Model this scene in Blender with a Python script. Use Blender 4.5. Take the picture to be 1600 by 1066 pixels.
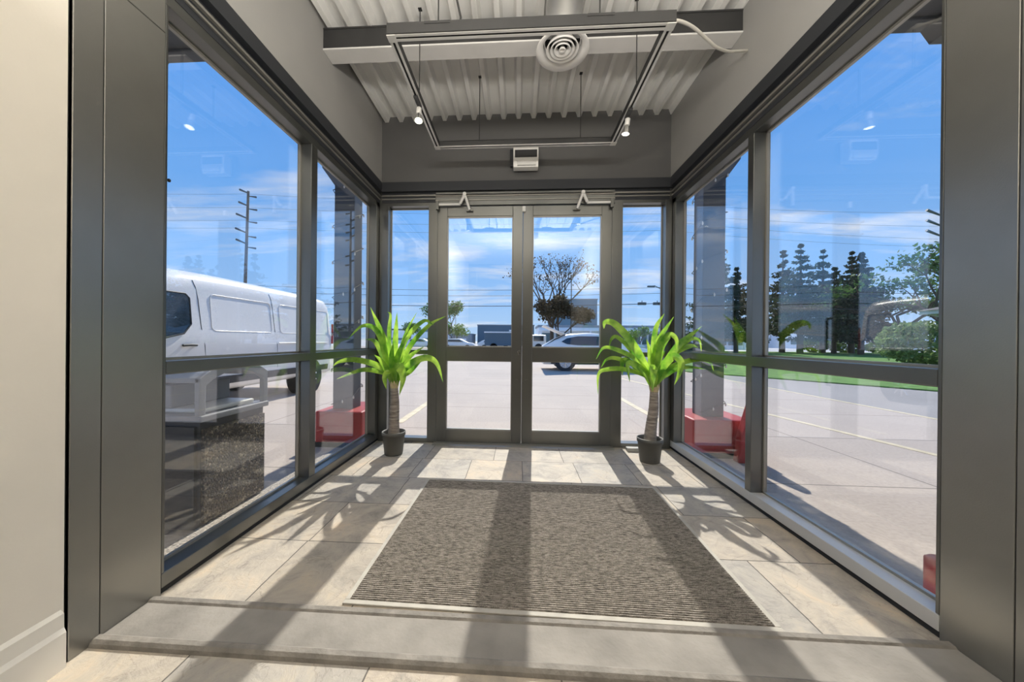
import bpy, math, random
from mathutils import Vector, Matrix
random.seed(7)
for o in list(bpy.data.objects): bpy.data.objects.remove(o)
C = bpy.context.scene.collection
PI = math.pi

# ------------------------------------------------------------ camera
EYE = Vector((0, 0, 1.07))
YAW, PITCH, ROLL = 0.05896, -0.00132, 0.0094
cam_d = bpy.data.cameras.new('camera'); cam = bpy.data.objects.new('camera', cam_d); C.objects.link(cam)
cam_d.sensor_width = 36; cam_d.lens = 532.9/1600*36; cam_d.shift_x = (800-777.46)/1600
cam_d.clip_start = 0.02; cam_d.clip_end = 1500
r = Vector((math.cos(YAW), math.sin(YAW), 0)); f = Vector((-math.sin(YAW), math.cos(YAW), 0)); u = Vector((0, 0, 1))
f, u = f*math.cos(PITCH)+u*math.sin(PITCH), u*math.cos(PITCH)-f*math.sin(PITCH)
r, u = r*math.cos(ROLL)+u*math.sin(ROLL), u*math.cos(ROLL)-r*math.sin(ROLL)
m = Matrix.Identity(4)
for i in range(3): m[i][0], m[i][1], m[i][2], m[i][3] = r[i], u[i], -f[i], EYE[i]
cam.matrix_world = m
bpy.context.scene.camera = cam
def ray(x, y): return f + r*((x-777.46)/532.9) - u*((y-533)/532.9)
def atY(x, y, Y):
    d = ray(x, y); return EYE + d*((Y-EYE.y)/d.y)

# ------------------------------------------------------------ view, world, sun, big lights
vs = bpy.context.scene.view_settings
vs.view_transform = 'Standard'; vs.look = 'None'; vs.gamma = 1; vs.use_curve_mapping = False; vs.exposure = 0.0
W = bpy.data.worlds.new('sky'); bpy.context.scene.world = W; W.use_nodes = True
wt = W.node_tree; wt.nodes.clear()
def N(t, typ, **kw):
    n = t.nodes.new(typ)
    for k, v in kw.items():
        if k in n.inputs: n.inputs[k].default_value = v
        else: setattr(n, k, v)
    return n
def ramp(t, stops):
    n = t.nodes.new('ShaderNodeValToRGB'); e = n.color_ramp.elements
    while len(e) < len(stops): e.new(0.5)
    for i, (p, c) in enumerate(stops): e[i].position = p; e[i].color = (*c, 1) if len(c) == 3 else c
    return n
tc = N(wt, 'ShaderNodeTexCoord'); sx = N(wt, 'ShaderNodeSeparateXYZ'); wt.links.new(tc.outputs['Generated'], sx.inputs[0])
zr = ramp(wt, [(0.0, (.52, .73, 1.0)), (0.12, (.34, .60, 1.02)), (0.34, (.19, .48, 1.02)), (0.62, (.12, .39, 1.0)), (1.0, (.08, .28, .80))])
wt.links.new(sx.outputs['Z'], zr.inputs[0])
za = N(wt, 'ShaderNodeMath', operation='ADD'); za.inputs[1].default_value = .12; wt.links.new(sx.outputs['Z'], za.inputs[0])
dx = N(wt, 'ShaderNodeMath', operation='DIVIDE'); dy = N(wt, 'ShaderNodeMath', operation='DIVIDE')
for d_, a in ((dx, 'X'), (dy, 'Y')): wt.links.new(sx.outputs[a], d_.inputs[0]); wt.links.new(za.outputs[0], d_.inputs[1])
cb = N(wt, 'ShaderNodeCombineXYZ'); wt.links.new(dx.outputs[0], cb.inputs[0]); wt.links.new(dy.outputs[0], cb.inputs[1])
mp = N(wt, 'ShaderNodeMapping'); mp.inputs['Scale'].default_value = (.55, 1.25, 1); mp.inputs['Location'].default_value = (3.1, 1.7, 0); mp.inputs['Rotation'].default_value = (0, 0, .25)
wt.links.new(cb.outputs[0], mp.inputs[0])
n1 = N(wt, 'ShaderNodeTexNoise', Scale=1.3, Detail=9.0, Roughness=.58, Distortion=.35); wt.links.new(mp.outputs[0], n1.inputs['Vector'])
cr = ramp(wt, [(0.50, (0, 0, 0)), (0.58, (.30, .30, .30)), (0.70, (.9, .9, .9))]); wt.links.new(n1.outputs[0], cr.inputs[0])
mx = N(wt, 'ShaderNodeMixRGB'); mx.inputs[2].default_value = (.92, .94, 1.0, 1)
wt.links.new(cr.outputs[0], mx.inputs[0]); wt.links.new(zr.outputs[0], mx.inputs[1])
bg = N(wt, 'ShaderNodeBackground', Strength=1.06); wt.links.new(mx.outputs[0], bg.inputs[0])
wo = N(wt, 'ShaderNodeOutputWorld'); wt.links.new(bg.outputs[0], wo.inputs[0])

sd = bpy.data.lights.new('sun', 'SUN'); sd.energy = 6.3; sd.angle = math.radians(.6); sd.color = (1, .94, .84)
sun = bpy.data.objects.new('sun', sd); C.objects.link(sun)
sun.rotation_euler = Vector((.045, 1, .905)).to_track_quat('Z', 'Y').to_euler()

# added fill light, unseen above and behind the camera, facing up
def area_lamp(name, loc, sx_, sy_, power, col, rot=(0, 0, 0)):
    d = bpy.data.lights.new(name, 'AREA'); d.shape = 'RECTANGLE'; d.size = sx_; d.size_y = sy_; d.energy = power; d.color = col
    o = bpy.data.objects.new(name, d); C.objects.link(o); o.location = loc; o.rotation_euler = rot; return o
area_lamp('fill_uplight', (0.03, -.35, 2.03), 1.9, .6, 200, (1, .95, .88), (math.radians(180), 0, 0))

# ------------------------------------------------------------ materials
def mat(name, col, rough=.5, metal=0.0, var=0.0, vscale=8.0, bump=0.0, bscale=60.0, spec=None):
    m = bpy.data.materials.new(name); m.use_nodes = True; t = m.node_tree; b = t.nodes['Principled BSDF']
    b.inputs['Base Color'].default_value = (*col, 1); b.inputs['Roughness'].default_value = rough; b.inputs['Metallic'].default_value = metal
    if spec is not None: b.inputs['Specular IOR Level'].default_value = spec
    co = N(t, 'ShaderNodeTexCoord')
    if var:
        n = N(t, 'ShaderNodeTexNoise', Scale=vscale, Detail=5.0); t.links.new(co.outputs['Object'], n.inputs['Vector'])
        rp = ramp(t, [(.3, tuple(c*(1-var) for c in col)), (.7, tuple(min(1, c*(1+var)) for c in col))])
        t.links.new(n.outputs[0], rp.inputs[0]); t.links.new(rp.outputs[0], b.inputs['Base Color'])
    if bump:
        n = N(t, 'ShaderNodeTexNoise', Scale=bscale, Detail=4.0); t.links.new(co.outputs['Object'], n.inputs['Vector'])
        bp = N(t, 'ShaderNodeBump', Strength=bump, Distance=.01); t.links.new(n.outputs[0], bp.inputs['Height']); t.links.new(bp.outputs[0], b.inputs['Normal'])
    return m
def glass_mat(name, tint, f0=.06):
    m = bpy.data.materials.new(name); m.use_nodes = True; t = m.node_tree; t.nodes.clear()
    g = N(t, 'ShaderNodeNewGeometry'); d = N(t, 'ShaderNodeVectorMath', operation='DOT_PRODUCT')
    t.links.new(g.outputs['Normal'], d.inputs[0]); t.links.new(g.outputs['Incoming'], d.inputs[1])
    a = N(t, 'ShaderNodeMath', operation='ABSOLUTE'); t.links.new(d.outputs['Value'], a.inputs[0])
    s = N(t, 'ShaderNodeMath', operation='SUBTRACT'); s.inputs[0].default_value = 1; t.links.new(a.outputs[0], s.inputs[1])
    p = N(t, 'ShaderNodeMath', operation='POWER'); p.inputs[1].default_value = 5; t.links.new(s.outputs[0], p.inputs[0])
    mm = N(t, 'ShaderNodeMath', operation='MULTIPLY_ADD'); mm.inputs[1].default_value = 1-f0; mm.inputs[2].default_value = f0; t.links.new(p.outputs[0], mm.inputs[0])
    tr = N(t, 'ShaderNodeBsdfTransparent'); tr.inputs[0].default_value = (*tint, 1)
    gl = N(t, 'ShaderNodeBsdfGlossy', Roughness=0.0); gl.inputs[0].default_value = (1, 1, 1, 1)
    mi = N(t, 'ShaderNodeMixShader'); o = N(t, 'ShaderNodeOutputMaterial')
    t.links.new(mm.outputs[0], mi.inputs[0]); t.links.new(tr.outputs[0], mi.inputs[1]); t.links.new(gl.outputs[0], mi.inputs[2]); t.links.new(mi.outputs[0], o.inputs[0])
    return m
def emit(name, col, s):
    m = bpy.data.materials.new(name); m.use_nodes = True; b = m.node_tree.nodes['Principled BSDF']
    b.inputs['Base Color'].default_value = (.9, .9, .85, 1); b.inputs['Emission Color'].default_value = (*col, 1); b.inputs['Emission Strength'].default_value = s
    return m
M = {}
M['frame'] = mat('anodised_frame', (.175, .177, .168), .30, .85, .06, 3)
M['frame_light'] = mat('frame_edge', (.30, .29, .26), .3, .5)
M['sill_silver'] = mat('silver_sill', (.55, .545, .53), .45, .3)
M['clad'] = mat('brushed_cladding', (.30, .295, .275), .31, .75, .10, 2.2, .05, 200)
M['black'] = mat('black_gap', (.012, .012, .012), .7)
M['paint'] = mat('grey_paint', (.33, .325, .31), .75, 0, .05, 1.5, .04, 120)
M['paint_back'] = mat('shaded_grey_paint', (.115, .114, .112), .7, 0, .05, 1.5, .04, 120)  # backlit wall: shade on the grey paint is put into the colour
M['trim_dark'] = mat('charcoal_trim', (.035, .038, .044), .45, .2)
M['beige'] = mat('beige_paint', (.80, .755, .67), .8, 0, .04, 2.5, .03, 90)
M['base'] = mat('baseboard_paint', (.82, .79, .72), .5, 0, .03, 3)
M['deck'] = mat('painted_steel_deck', (.74, .735, .71), .55, .1, .05, 4)
M['steel_dark'] = mat('dark_beam_paint', (.030, .030, .030), .55, .1, .08, 5)
M['steel_light'] = mat('beam_bounce_ceiling_grey', (.62, .61, .59), .55, .1, .05, 5)  # floor bounce under the beam flange put into the colour; also lobby ceiling
M['white_metal'] = mat('white_metal', (.80, .79, .76), .45, .1, .03, 6)
M['track'] = mat('silver_track', (.60, .59, .56), .38, .5, .05, 9)
M['track_dark'] = mat('track_side', (.030, .030, .030), .45, .3)
M['galv'] = mat('galvanised_duct', (.50, .50, .49), .38, .65, .08, 6)
M['cable_white'] = mat('pale_conduit', (.62, .60, .54), .45, .2)
M['chrome'] = mat('chrome', (.7, .7, .68), .22, 1)
M['pot'] = mat('dark_plastic_pot', (.095, .092, .080), .5, 0, .08, 6)
M['soil'] = mat('soil', (.05, .035, .022), .95, 0, .4, 60, .8, 90)
M['gap'] = mat('gap_dark', (.02, .02, .02), .8)
M['glass'] = glass_mat('window_glass', (.965, .972, .972), .05)
M['glass_side'] = glass_mat('side_window_glass', (.955, .965, .97), .085)
M['red'] = mat('red_paint', (.42, .030, .028), .5, 0, .12, 3)
M['column'] = mat('charcoal_column', (.075, .080, .088), .5, .1, .08, 2)
M['canopy'] = mat('charcoal_canopy', (.06, .065, .072), .6, .1, .1, 2)
M['white_car'] = mat('white_car_paint', (.90, .86, .80), .25, 0, .02, 2, spec=.6)
M['car_glass'] = mat('dark_car_glass', (.02, .03, .04), .06, 0, spec=.8)
M['tyre'] = mat('tyre_rubber', (.02, .02, .02), .8)
M['rim'] = mat('alloy_rim', (.55, .56, .58), .3, .8)
M['plastic_black'] = mat('black_plastic', (.025, .025, .027), .5)
M['hood'] = mat('grey_bin_plastic', (.26, .27, .29), .5, 0, .06, 4)
M['cab_metal'] = mat('bin_frame', (.06, .06, .065), .45, .3)
M['rug_edge'] = mat('rug_edge', (.36, .34, .30), .7, 0, .1, 20)
M['strip'] = mat('threshold_strip', (.20, .185, .165), .7, 0, .25, 14, .4, 60, spec=.25)
M['slab'] = mat('smooth_grey_slab', (.235, .22, .20), .8, 0, .22, 5, .3, 40, spec=.2)
M['bark'] = mat('bark', (.10, .075, .055), .9, 0, .3, 14, .8, 30)
M['wire'] = mat('wire', (.05, .05, .055), .7)
M['pole_wood'] = mat('weathered_pole', (.20, .175, .15), .85, 0, .2, 8)
M['insulator'] = mat('insulator', (.10, .12, .13), .4)
M['b_blue'] = mat('blue_grey_siding', (.10, .155, .20), .6, 0, .06, .3)
M['b_teal'] = mat('teal_siding', (.13, .22, .28), .6, 0, .06, .3)
M['b_white'] = mat('white_siding', (.92, .93, .94), .6, 0, .05, .3)
M['b_grey'] = mat('grey_siding', (.28, .30, .32), .6, 0, .05, .3)
M['b_glass'] = mat('shop_glass', (.12, .18, .20), .12, 0, .3, .4)
M['roof'] = mat('roof_shingle', (.12, .11, .10), .8, 0, .2, 3)
M['yellow'] = mat('lane_paint', (.62, .52, .34), .7, 0, .15, 6)
M['soffit'] = mat('soffit_white', (.66, .66, .64), .6)
M['signal'] = mat('signal_case', (.04, .045, .05), .5)
M['bulb'] = mat('clear_bulb', (.9, .88, .8), .15)
M['lamp_on'] = emit('spot_lens', (1, .93, .78), 5)
M['panel_on'] = emit('luminaire_lens', (1, .95, .88), 2.5)
M['brownbox'] = mat('stone_block', (.42, .41, .38), .7, 0, .1, 20)

# slate floor
def slate():
    m = bpy.data.materials.new('slate_tiles'); m.use_nodes = True; t = m.node_tree; b = t.nodes['Principled BSDF']; L = t.links.new
    co = N(t, 'ShaderNodeTexCoord')
    nw = N(t, 'ShaderNodeTexNoise', Scale=7.0, Detail=4.0); L(co.outputs['Object'], nw.inputs['Vector'])
    sc = N(t, 'ShaderNodeVectorMath', operation='SCALE'); sc.inputs['Scale'].default_value = .012; L(nw.outputs['Color'], sc.inputs[0])
    ad = N(t, 'ShaderNodeVectorMath', operation='ADD'); L(co.outputs['Object'], ad.inputs[0]); L(sc.outputs[0], ad.inputs[1])
    mpp = N(t, 'ShaderNodeMapping'); mpp.inputs['Location'].default_value = (.20, -.03, 0); L(ad.outputs[0], mpp.inputs[0])
    br = N(t, 'ShaderNodeTexBrick', Scale=1.0); br.offset = .43; br.offset_frequency = 2; br.squash = .72; br.squash_frequency = 3
    br.inputs['Brick Width'].default_value = .62; br.inputs['Row Height'].default_value = .43; br.inputs['Mortar Size'].default_value = .003; br.inputs['Mortar Smooth'].default_value = .3
    br.inputs['Color1'].default_value = (.0, .0, .0, 1); br.inputs['Color2'].default_value = (1, 1, 1, 1); br.inputs['Mortar'].default_value = (.5, .5, .5, 1)
    L(mpp.outputs[0], br.inputs['Vector'])
    cr = ramp(t, [(0, (.365, .33, .28)), (.3, (.43, .39, .335)), (.55, (.345, .33, .305)), (.8, (.44, .385, .315)), (1, (.31, .31, .305))]); L(br.outputs['Color'], cr.inputs[0])
    n2 = N(t, 'ShaderNodeTexNoise', Scale=4.5, Detail=10.0, Roughness=.72, Distortion=.7); L(co.outputs['Object'], n2.inputs['Vector'])
    r2 = ramp(t, [(.32, (.58, .60, .62)), (.46, (.88, .87, .86)), (.54, (1.0, .98, .95)), (.68, (1.18, 1.08, .95))]); L(n2.outputs[0], r2.inputs[0])
    mu = N(t, 'ShaderNodeMixRGB', blend_type='MULTIPLY'); mu.inputs[0].default_value = 1; L(cr.outputs[0], mu.inputs[1]); L(r2.outputs[0], mu.inputs[2])
    # cleft lines
    n3 = N(t, 'ShaderNodeTexNoise', Scale=2.3, Detail=6.0, Distortion=2.2); L(co.outputs['Object'], n3.inputs['Vector'])
    r3 = ramp(t, [(.490, (1, 1, 1)), (.497, (.35, .33, .32)), (.499, (.35, .33, .32)), (.503, (1, 1, 1))]); L(n3.outputs[0], r3.inputs[0])
    mu2 = N(t, 'ShaderNodeMixRGB', blend_type='MULTIPLY'); mu2.inputs[0].default_value = .35; L(mu.outputs[0], mu2.inputs[1]); L(r3.outputs[0], mu2.inputs[2])
    mo = N(t, 'ShaderNodeMixRGB'); mo.inputs[2].default_value = (.10, .09, .08, 1); L(br.outputs['Fac'], mo.inputs[0]); L(mu2.outputs[0], mo.inputs[1]); L(mo.outputs[0], b.inputs['Base Color'])
    n4 = N(t, 'ShaderNodeTexNoise', Scale=9.0, Detail=8.0, Roughness=.65, Distortion=.8); L(co.outputs['Object'], n4.inputs['Vector'])
    su = N(t, 'ShaderNodeMath', operation='SUBTRACT'); L(n4.outputs[0], su.inputs[0]); L(br.outputs['Fac'], su.inputs[1])
    bp = N(t, 'ShaderNodeBump', Strength=.6, Distance=.014); L(su.outputs[0], bp.inputs['Height']); L(bp.outputs[0], b.inputs['Normal'])
    b.inputs['Roughness'].default_value = .6; b.inputs['Specular IOR Level'].default_value = .3
    return m
M['slate'] = slate()
def concrete(name, col, bw, bh, speck=.1, lines=True, rotz=0):
    m = bpy.data.materials.new(name); m.use_nodes = True; t = m.node_tree; b = t.nodes['Principled BSDF']; L = t.links.new
    co = N(t, 'ShaderNodeTexCoord')
    n1 = N(t, 'ShaderNodeTexNoise', Scale=.45, Detail=9.0, Roughness=.65); L(co.outputs['Object'], n1.inputs['Vector'])
    r1 = ramp(t, [(.3, tuple(c*(1-speck) for c in col)), (.7, tuple(c*(1+speck) for c in col))]); L(n1.outputs[0], r1.inputs[0])
    n2 = N(t, 'ShaderNodeTexNoise', Scale=40.0, Detail=4.0); L(co.outputs['Object'], n2.inputs['Vector'])
    r2 = ramp(t, [(.3, (.88, .88, .88)), (.6, (1.06, 1.06, 1.06))]); L(n2.outputs[0], r2.inputs[0])
    mu = N(t, 'ShaderNodeMixRGB', blend_type='MULTIPLY'); mu.inputs[0].default_value = 1; L(r1.outputs[0], mu.inputs[1]); L(r2.outputs[0], mu.inputs[2])
    out = mu
    if lines:
        mpp = N(t, 'ShaderNodeMapping'); mpp.inputs['Rotation'].default_value = (0, 0, rotz); L(co.outputs['Object'], mpp.inputs[0])
        br = N(t, 'ShaderNodeTexBrick', Scale=1.0); br.offset = 0; br.inputs['Brick Width'].default_value = bw; br.inputs['Row Height'].default_value = bh; br.inputs['Mortar Size'].default_value = .009
        br.inputs['Mortar Smooth'].default_value = .1; L(mpp.outputs[0], br.inputs['Vector'])
        mo = N(t, 'ShaderNodeMixRGB'); mo.inputs[2].default_value = (*[c*.42 for c in col], 1); L(br.outputs['Fac'], mo.inputs[0]); L(mu.outputs[0], mo.inputs[1]); out = mo
    L(out.outputs[0], b.inputs['Base Color']); b.inputs['Roughness'].default_value = .85
    return m
M['concrete'] = concrete('parking_concrete', (.44, .37, .31), 3.6, 1.55, .07)
M['asphalt'] = concrete('worn_asphalt', (.31, .285, .262), 5, 5, .10, False)
M['street'] = concrete('street_surface', (.50, .49, .48), 5, 5, .06, False)
M['gravel'] = mat('pebble_gravel', (.42, .37, .31), .9, 0, .55, 70, 1, 70)
def grass_mat():
    m = mat('grass', (.10, .22, .03), .9, 0, .30, 3.0, .6, 40)
    return m
M['grass'] = grass_mat()
def aggregate():
    m = bpy.data.materials.new('exposed_aggregate'); m.use_nodes = True; t = m.node_tree; b = t.nodes['Principled BSDF']; L = t.links.new
    co = N(t, 'ShaderNodeTexCoord'); v = N(t, 'ShaderNodeTexVoronoi', Scale=75.0); L(co.outputs['Object'], v.inputs['Vector'])
    cr = ramp(t, [(0, (.03, .025, .02)), (.5, (.07, .055, .04)), (.75, (.15, .12, .08)), (1, (.45, .38, .28))]); L(v.outputs['Color'], cr.inputs[0]); L(cr.outputs[0], b.inputs['Base Color'])
    bp = N(t, 'ShaderNodeBump', Strength=.8, Distance=.01, invert=True); L(v.outputs['Distance'], bp.inputs['Height']); L(bp.outputs[0], b.inputs['Normal']); b.inputs['Roughness'].default_value = .7
    return m
M['aggregate'] = aggregate()
def rugmat():
    m = bpy.data.materials.new('ribbed_carpet'); m.use_nodes = True; t = m.node_tree; b = t.nodes['Principled BSDF']; L = t.links.new
    co = N(t, 'ShaderNodeTexCoord'); n = N(t, 'ShaderNodeTexNoise', Scale=420.0, Detail=3.0); L(co.outputs['Object'], n.inputs['Vector'])
    mp2 = N(t, 'ShaderNodeMapping'); mp2.inputs['Scale'].default_value = (14, 90, 14); L(co.outputs['Object'], mp2.inputs[0])
    n2 = N(t, 'ShaderNodeTexNoise', Scale=3.0, Detail=4.0); L(mp2.outputs[0], n2.inputs['Vector'])
    mu = N(t, 'ShaderNodeMath', operation='MULTIPLY'); L(n.outputs[0], mu.inputs[0]); L(n2.outputs[0], mu.inputs[1])
    cr = ramp(t, [(.12, (.060, .054, .046)), (.23, (.185, .168, .147)), (.36, (.37, .335, .295))]); L(mu.outputs[0], cr.inputs[0]); L(cr.outputs[0], b.inputs['Base Color'])
    b.inputs['Roughness'].default_value = .95; b.inputs['Specular IOR Level'].default_value = .1
    bp = N(t, 'ShaderNodeBump', Strength=.7, Distance=.004); L(n.outputs[0], bp.inputs['Height']); L(bp.outputs[0], b.inputs['Normal'])
    return m
M['rug'] = rugmat()
def leafmat(name, c1, c2, trans, gloss=.35):
    m = bpy.data.materials.new(name); m.use_nodes = True; t = m.node_tree; b = t.nodes['Principled BSDF']; L = t.links.new
    co = N(t, 'ShaderNodeTexCoord'); n = N(t, 'ShaderNodeTexNoise', Scale=9.0, Detail=3.0); L(co.outputs['Object'], n.inputs['Vector'])
    cr = ramp(t, [(.35, c1), (.65, c2)]); L(n.outputs[0], cr.inputs[0]); L(cr.outputs[0], b.inputs['Base Color']); b.inputs['Roughness'].default_value = gloss
    tr = N(t, 'ShaderNodeBsdfTranslucent'); L(cr.outputs[0], tr.inputs[0]); mi = N(t, 'ShaderNodeMixShader'); mi.inputs[0].default_value = trans
    g = N(t, 'ShaderNodeHueSaturation', Saturation=1.05, Value=1.6); L(cr.outputs[0], g.inputs['Color']); L(g.outputs[0], tr.inputs[0])
    L(b.outputs[0], mi.inputs[1]); L(tr.outputs[0], mi.inputs[2]); L(mi.outputs[0], t.nodes['Material Output'].inputs[0])
    return m
M['leaf'] = leafmat('dracaena_leaf', (.10, .26, .03), (.40, .58, .09), .5)
M['leaf_conifer'] = leafmat('conifer_needles', (.018, .045, .018), (.035, .075, .030), .2, .7)
M['leaf_dark'] = leafmat('dark_tree_leaf', (.012, .028, .012), (.022, .045, .018), .15, .7)
M['leaf_green'] = leafmat('tree_leaf', (.05, .11, .025), (.10, .19, .045), .3, .6)
M['leaf_bush'] = leafmat('bush_leaf', (.12, .20, .06), (.24, .32, .13), .3, .6)
M['leaf_brown'] = leafmat('autumn_leaf', (.04, .022, .012), (.065, .055, .02), .25, .7)
M['leaf_mid'] = leafmat('young_tree_leaf', (.06, .14, .02), (.16, .24, .05), .3, .7)
def barkring():
    m = bpy.data.materials.new('ringed_trunk'); m.use_nodes = True; t = m.node_tree; b = t.nodes['Principled BSDF']; L = t.links.new
    co = N(t, 'ShaderNodeTexCoord'); mp2 = N(t, 'ShaderNodeMapping'); mp2.inputs['Scale'].default_value = (8, 8, 55); L(co.outputs['Object'], mp2.inputs[0])
    n = N(t, 'ShaderNodeTexNoise', Scale=1.6, Detail=5.0); L(mp2.outputs[0], n.inputs['Vector'])
    cr = ramp(t, [(.3, (.15, .12, .10)), (.7, (.36, .31, .26))]); L(n.outputs[0], cr.inputs[0]); L(cr.outputs[0], b.inputs['Base Color'])
    bp = N(t, 'ShaderNodeBump', Strength=.8, Distance=.01); L(n.outputs[0], bp.inputs['Height']); L(bp.outputs[0], b.inputs['Normal']); b.inputs['Roughness'].default_value = .8
    return m
M['trunk'] = barkring()
M['husk'] = mat('leaf_husk', (.50, .40, .22), .7, 0, .2, 30)

# ------------------------------------------------------------ mesh builder
class MB:
    def __init__(s): s.v = []; s.f = []; s.sm = []
    def add(s, vs, fs, smooth=False):
        b = len(s.v); s.v += [tuple(v) for v in vs]; s.f += [tuple(b+i for i in q) for q in fs]; s.sm += [smooth]*len(fs); return s
    def box(s, x0, x1, y0, y1, z0, z1, mtx=None):
        vs = [Vector((x, y, z)) for x in (x0, x1) for y in (y0, y1) for z in (z0, z1)]
        if mtx: vs = [mtx @ v for v in vs]
        return s.add(vs, [(0, 1, 3, 2), (4, 6, 7, 5), (0, 4, 5, 1), (2, 3, 7, 6), (0, 2, 6, 4), (1, 5, 7, 3)])
    def prism(s, poly, a0, a1, axis):   # poly in the two other axes
        def P(u_, w_, a):
            return {'x': (a, u_, w_), 'y': (u_, a, w_), 'z': (u_, w_, a)}[axis]
        n = len(poly); vs = [P(*p, a0) for p in poly]+[P(*p, a1) for p in poly]
        fs = [tuple(range(n))[::-1], tuple(range(n, 2*n))]+[(i, (i+1) % n, n+(i+1) % n, n+i) for i in range(n)]
        return s.add(vs, fs)
    def tube(s, pts, rad, seg=10, cap=True, smooth=True):
        pts = [Vector(p) for p in pts]; rr = rad if isinstance(rad, (list, tuple)) else [rad]*len(pts)
        vs = []; fs = []; prev = None
        for i, p in enumerate(pts):
            t = (pts[min(i+1, len(pts)-1)]-pts[max(i-1, 0)])
            t = t.normalized() if t.length > 1e-9 else Vector((0, 0, 1))
            a = Vector((0, 0, 1)) if abs(t.z) < .95 else Vector((1, 0, 0))
            if prev is None: x = t.cross(a).normalized()
            else: x = (prev-t*prev.dot(t)).normalized()
            prev = x; y = t.cross(x)
            for k in range(seg):
                an = 2*PI*k/seg; vs.append(p+(x*math.cos(an)+y*math.sin(an))*rr[i])
        for i in range(len(pts)-1):
            for k in range(seg): fs.append((i*seg+k, i*seg+(k+1) % seg, (i+1)*seg+(k+1) % seg, (i+1)*seg+k))
        s.add(vs, fs, smooth)
        if cap:
            s.add(vs[:seg], [tuple(range(seg))[::-1]]); s.add(vs[-seg:], [tuple(range(seg))])
        return s
    def lathe(s, prof, cx=0, cy=0, cz=0, seg=32, smooth=True, close=False):
        vs = []; fs = []
        for (rr, z) in prof:
            for k in range(seg):
                a = 2*PI*k/seg; vs.append((cx+rr*math.cos(a), cy+rr*math.sin(a), cz+z))
        n = len(prof)
        for i in range(n-1 if not close else n):
            j = (i+1) % n
            for k in range(seg): fs.append((i*seg+k, i*seg+(k+1) % seg, j*seg+(k+1) % seg, j*seg+k))
        return s.add(vs, fs, smooth)
    def build(s, name, mat_, parent=None, bevel=0, label=None):
        me = bpy.data.meshes.new(name); me.from_pydata(s.v, [], s.f); me.polygons.foreach_set('use_smooth', s.sm); me.materials.append(mat_); me.update()
        o = bpy.data.objects.new(name, me); C.objects.link(o)
        if parent:
            o.parent = parent; o.matrix_parent_inverse = Matrix.Identity(4)
            if parent.type == 'EMPTY' or parent.parent:
                pm = world_of(parent); me.transform(pm.inverted())
        if bevel:
            b = o.modifiers.new('bevel', 'BEVEL'); b.width = bevel; b.segments = 2; b.limit_method = 'ANGLE'
        if label: o['label'] = label
        return o
def world_of(o):
    mtx = Matrix.Identity(4)
    while o: mtx = (Matrix.Translation(o.location) @ o.rotation_euler.to_matrix().to_4x4()) @ mtx; o = o.parent
    return mtx
def box(*a): return MB().box(*a)
def tag(o, label, cat=None, group=None, kind=None):
    o['label'] = label
    if cat: o['category'] = cat
    if group: o['group'] = group
    if kind: o['kind'] = kind
    return o
def empty(name, loc, label, cat, group=None, kind=None):
    o = bpy.data.objects.new(name, None); C.objects.link(o); o.location = loc; o.empty_display_size = .1
    return tag(o, label, cat, group, kind)
def copy_tree(o, parent=None):
    c = o.copy(); C.objects.link(c); c.parent = parent
    for ch in [x for x in bpy.data.objects if x.parent == o]: copy_tree(ch, c)
    return c
def struct(o, label, cat): return tag(o, label, cat, kind='structure')

# ------------------------------------------------------------ room shell
XL, XR, YB, ZC = -1.464, 1.533, 3.507, 3.334
G = -.15          # outside ground
FD = .105         # frame depth
struct(box(XL-.158, XR+.158, -3.2, 3.60, -.14, 0).build('floor', M['slate']), 'slate tile floor of the entrance vestibule', 'floor')
# corrugated steel deck, ribs running along Y
mb = MB(); y0, y1 = .0, 3.50; per = .1524; x = XL-.06-.03; poly = []
while x < XR+.12:
    poly += [(x, 0), (x+.036, 0), (x+.054, .055), (x+per-.018, .055)]; x += per
vs = []
for (px, pz) in poly: vs += [(px, y0, ZC+pz), (px, y1, ZC+pz)]
mb.add(vs, [(2*i, 2*i+1, 2*i+3, 2*i+2) for i in range(len(poly)-1)])
top = [(poly[0][0], y0), (poly[-1][0], y0), (poly[-1][0], y1), (poly[0][0], y1)]
mb.prism(top, ZC+.06, ZC+.30, 'z')
for k in (3, 8, 12, 17):      # sheet lap seams
    xx = XL-.09+per*k+.020; mb.box(xx, xx+.004, y0, y1, ZC-.006, ZC+.001)
struct(mb.build('ceiling', M['deck']), 'corrugated pale grey steel deck ceiling', 'ceiling')
struct(box(-3.2, 3.2, -3.2, -.0, ZC, ZC+.3).build('ceiling', M['steel_light']), 'flat ceiling of the lobby behind', 'ceiling')
# upper walls
WI = .03
struct(box(XL-.16, XL+WI, 1.30, 3.55, 2.70, ZC+.058).build('wall_left', M['paint']), 'grey painted wall above the left side windows', 'wall')
struct(box(XR-WI, XR+.16, 1.30, 3.55, 2.70, ZC+.058).build('wall_right', M['paint']), 'grey painted wall above the right side windows', 'wall')
struct(box(XL+WI, XR-WI, YB-.02, YB+.14, 2.70, ZC+.058).build('wall_back', M['paint_back']), 'grey painted wall above the double doors, backlit shade in its colour', 'wall')
struct(box(XL-.16, XR+.16, YB+.02, YB+.16, 2.61, 2.70).build('wall_back', M['trim_dark']), 'dark lintel core above the doors', 'wall')
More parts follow.
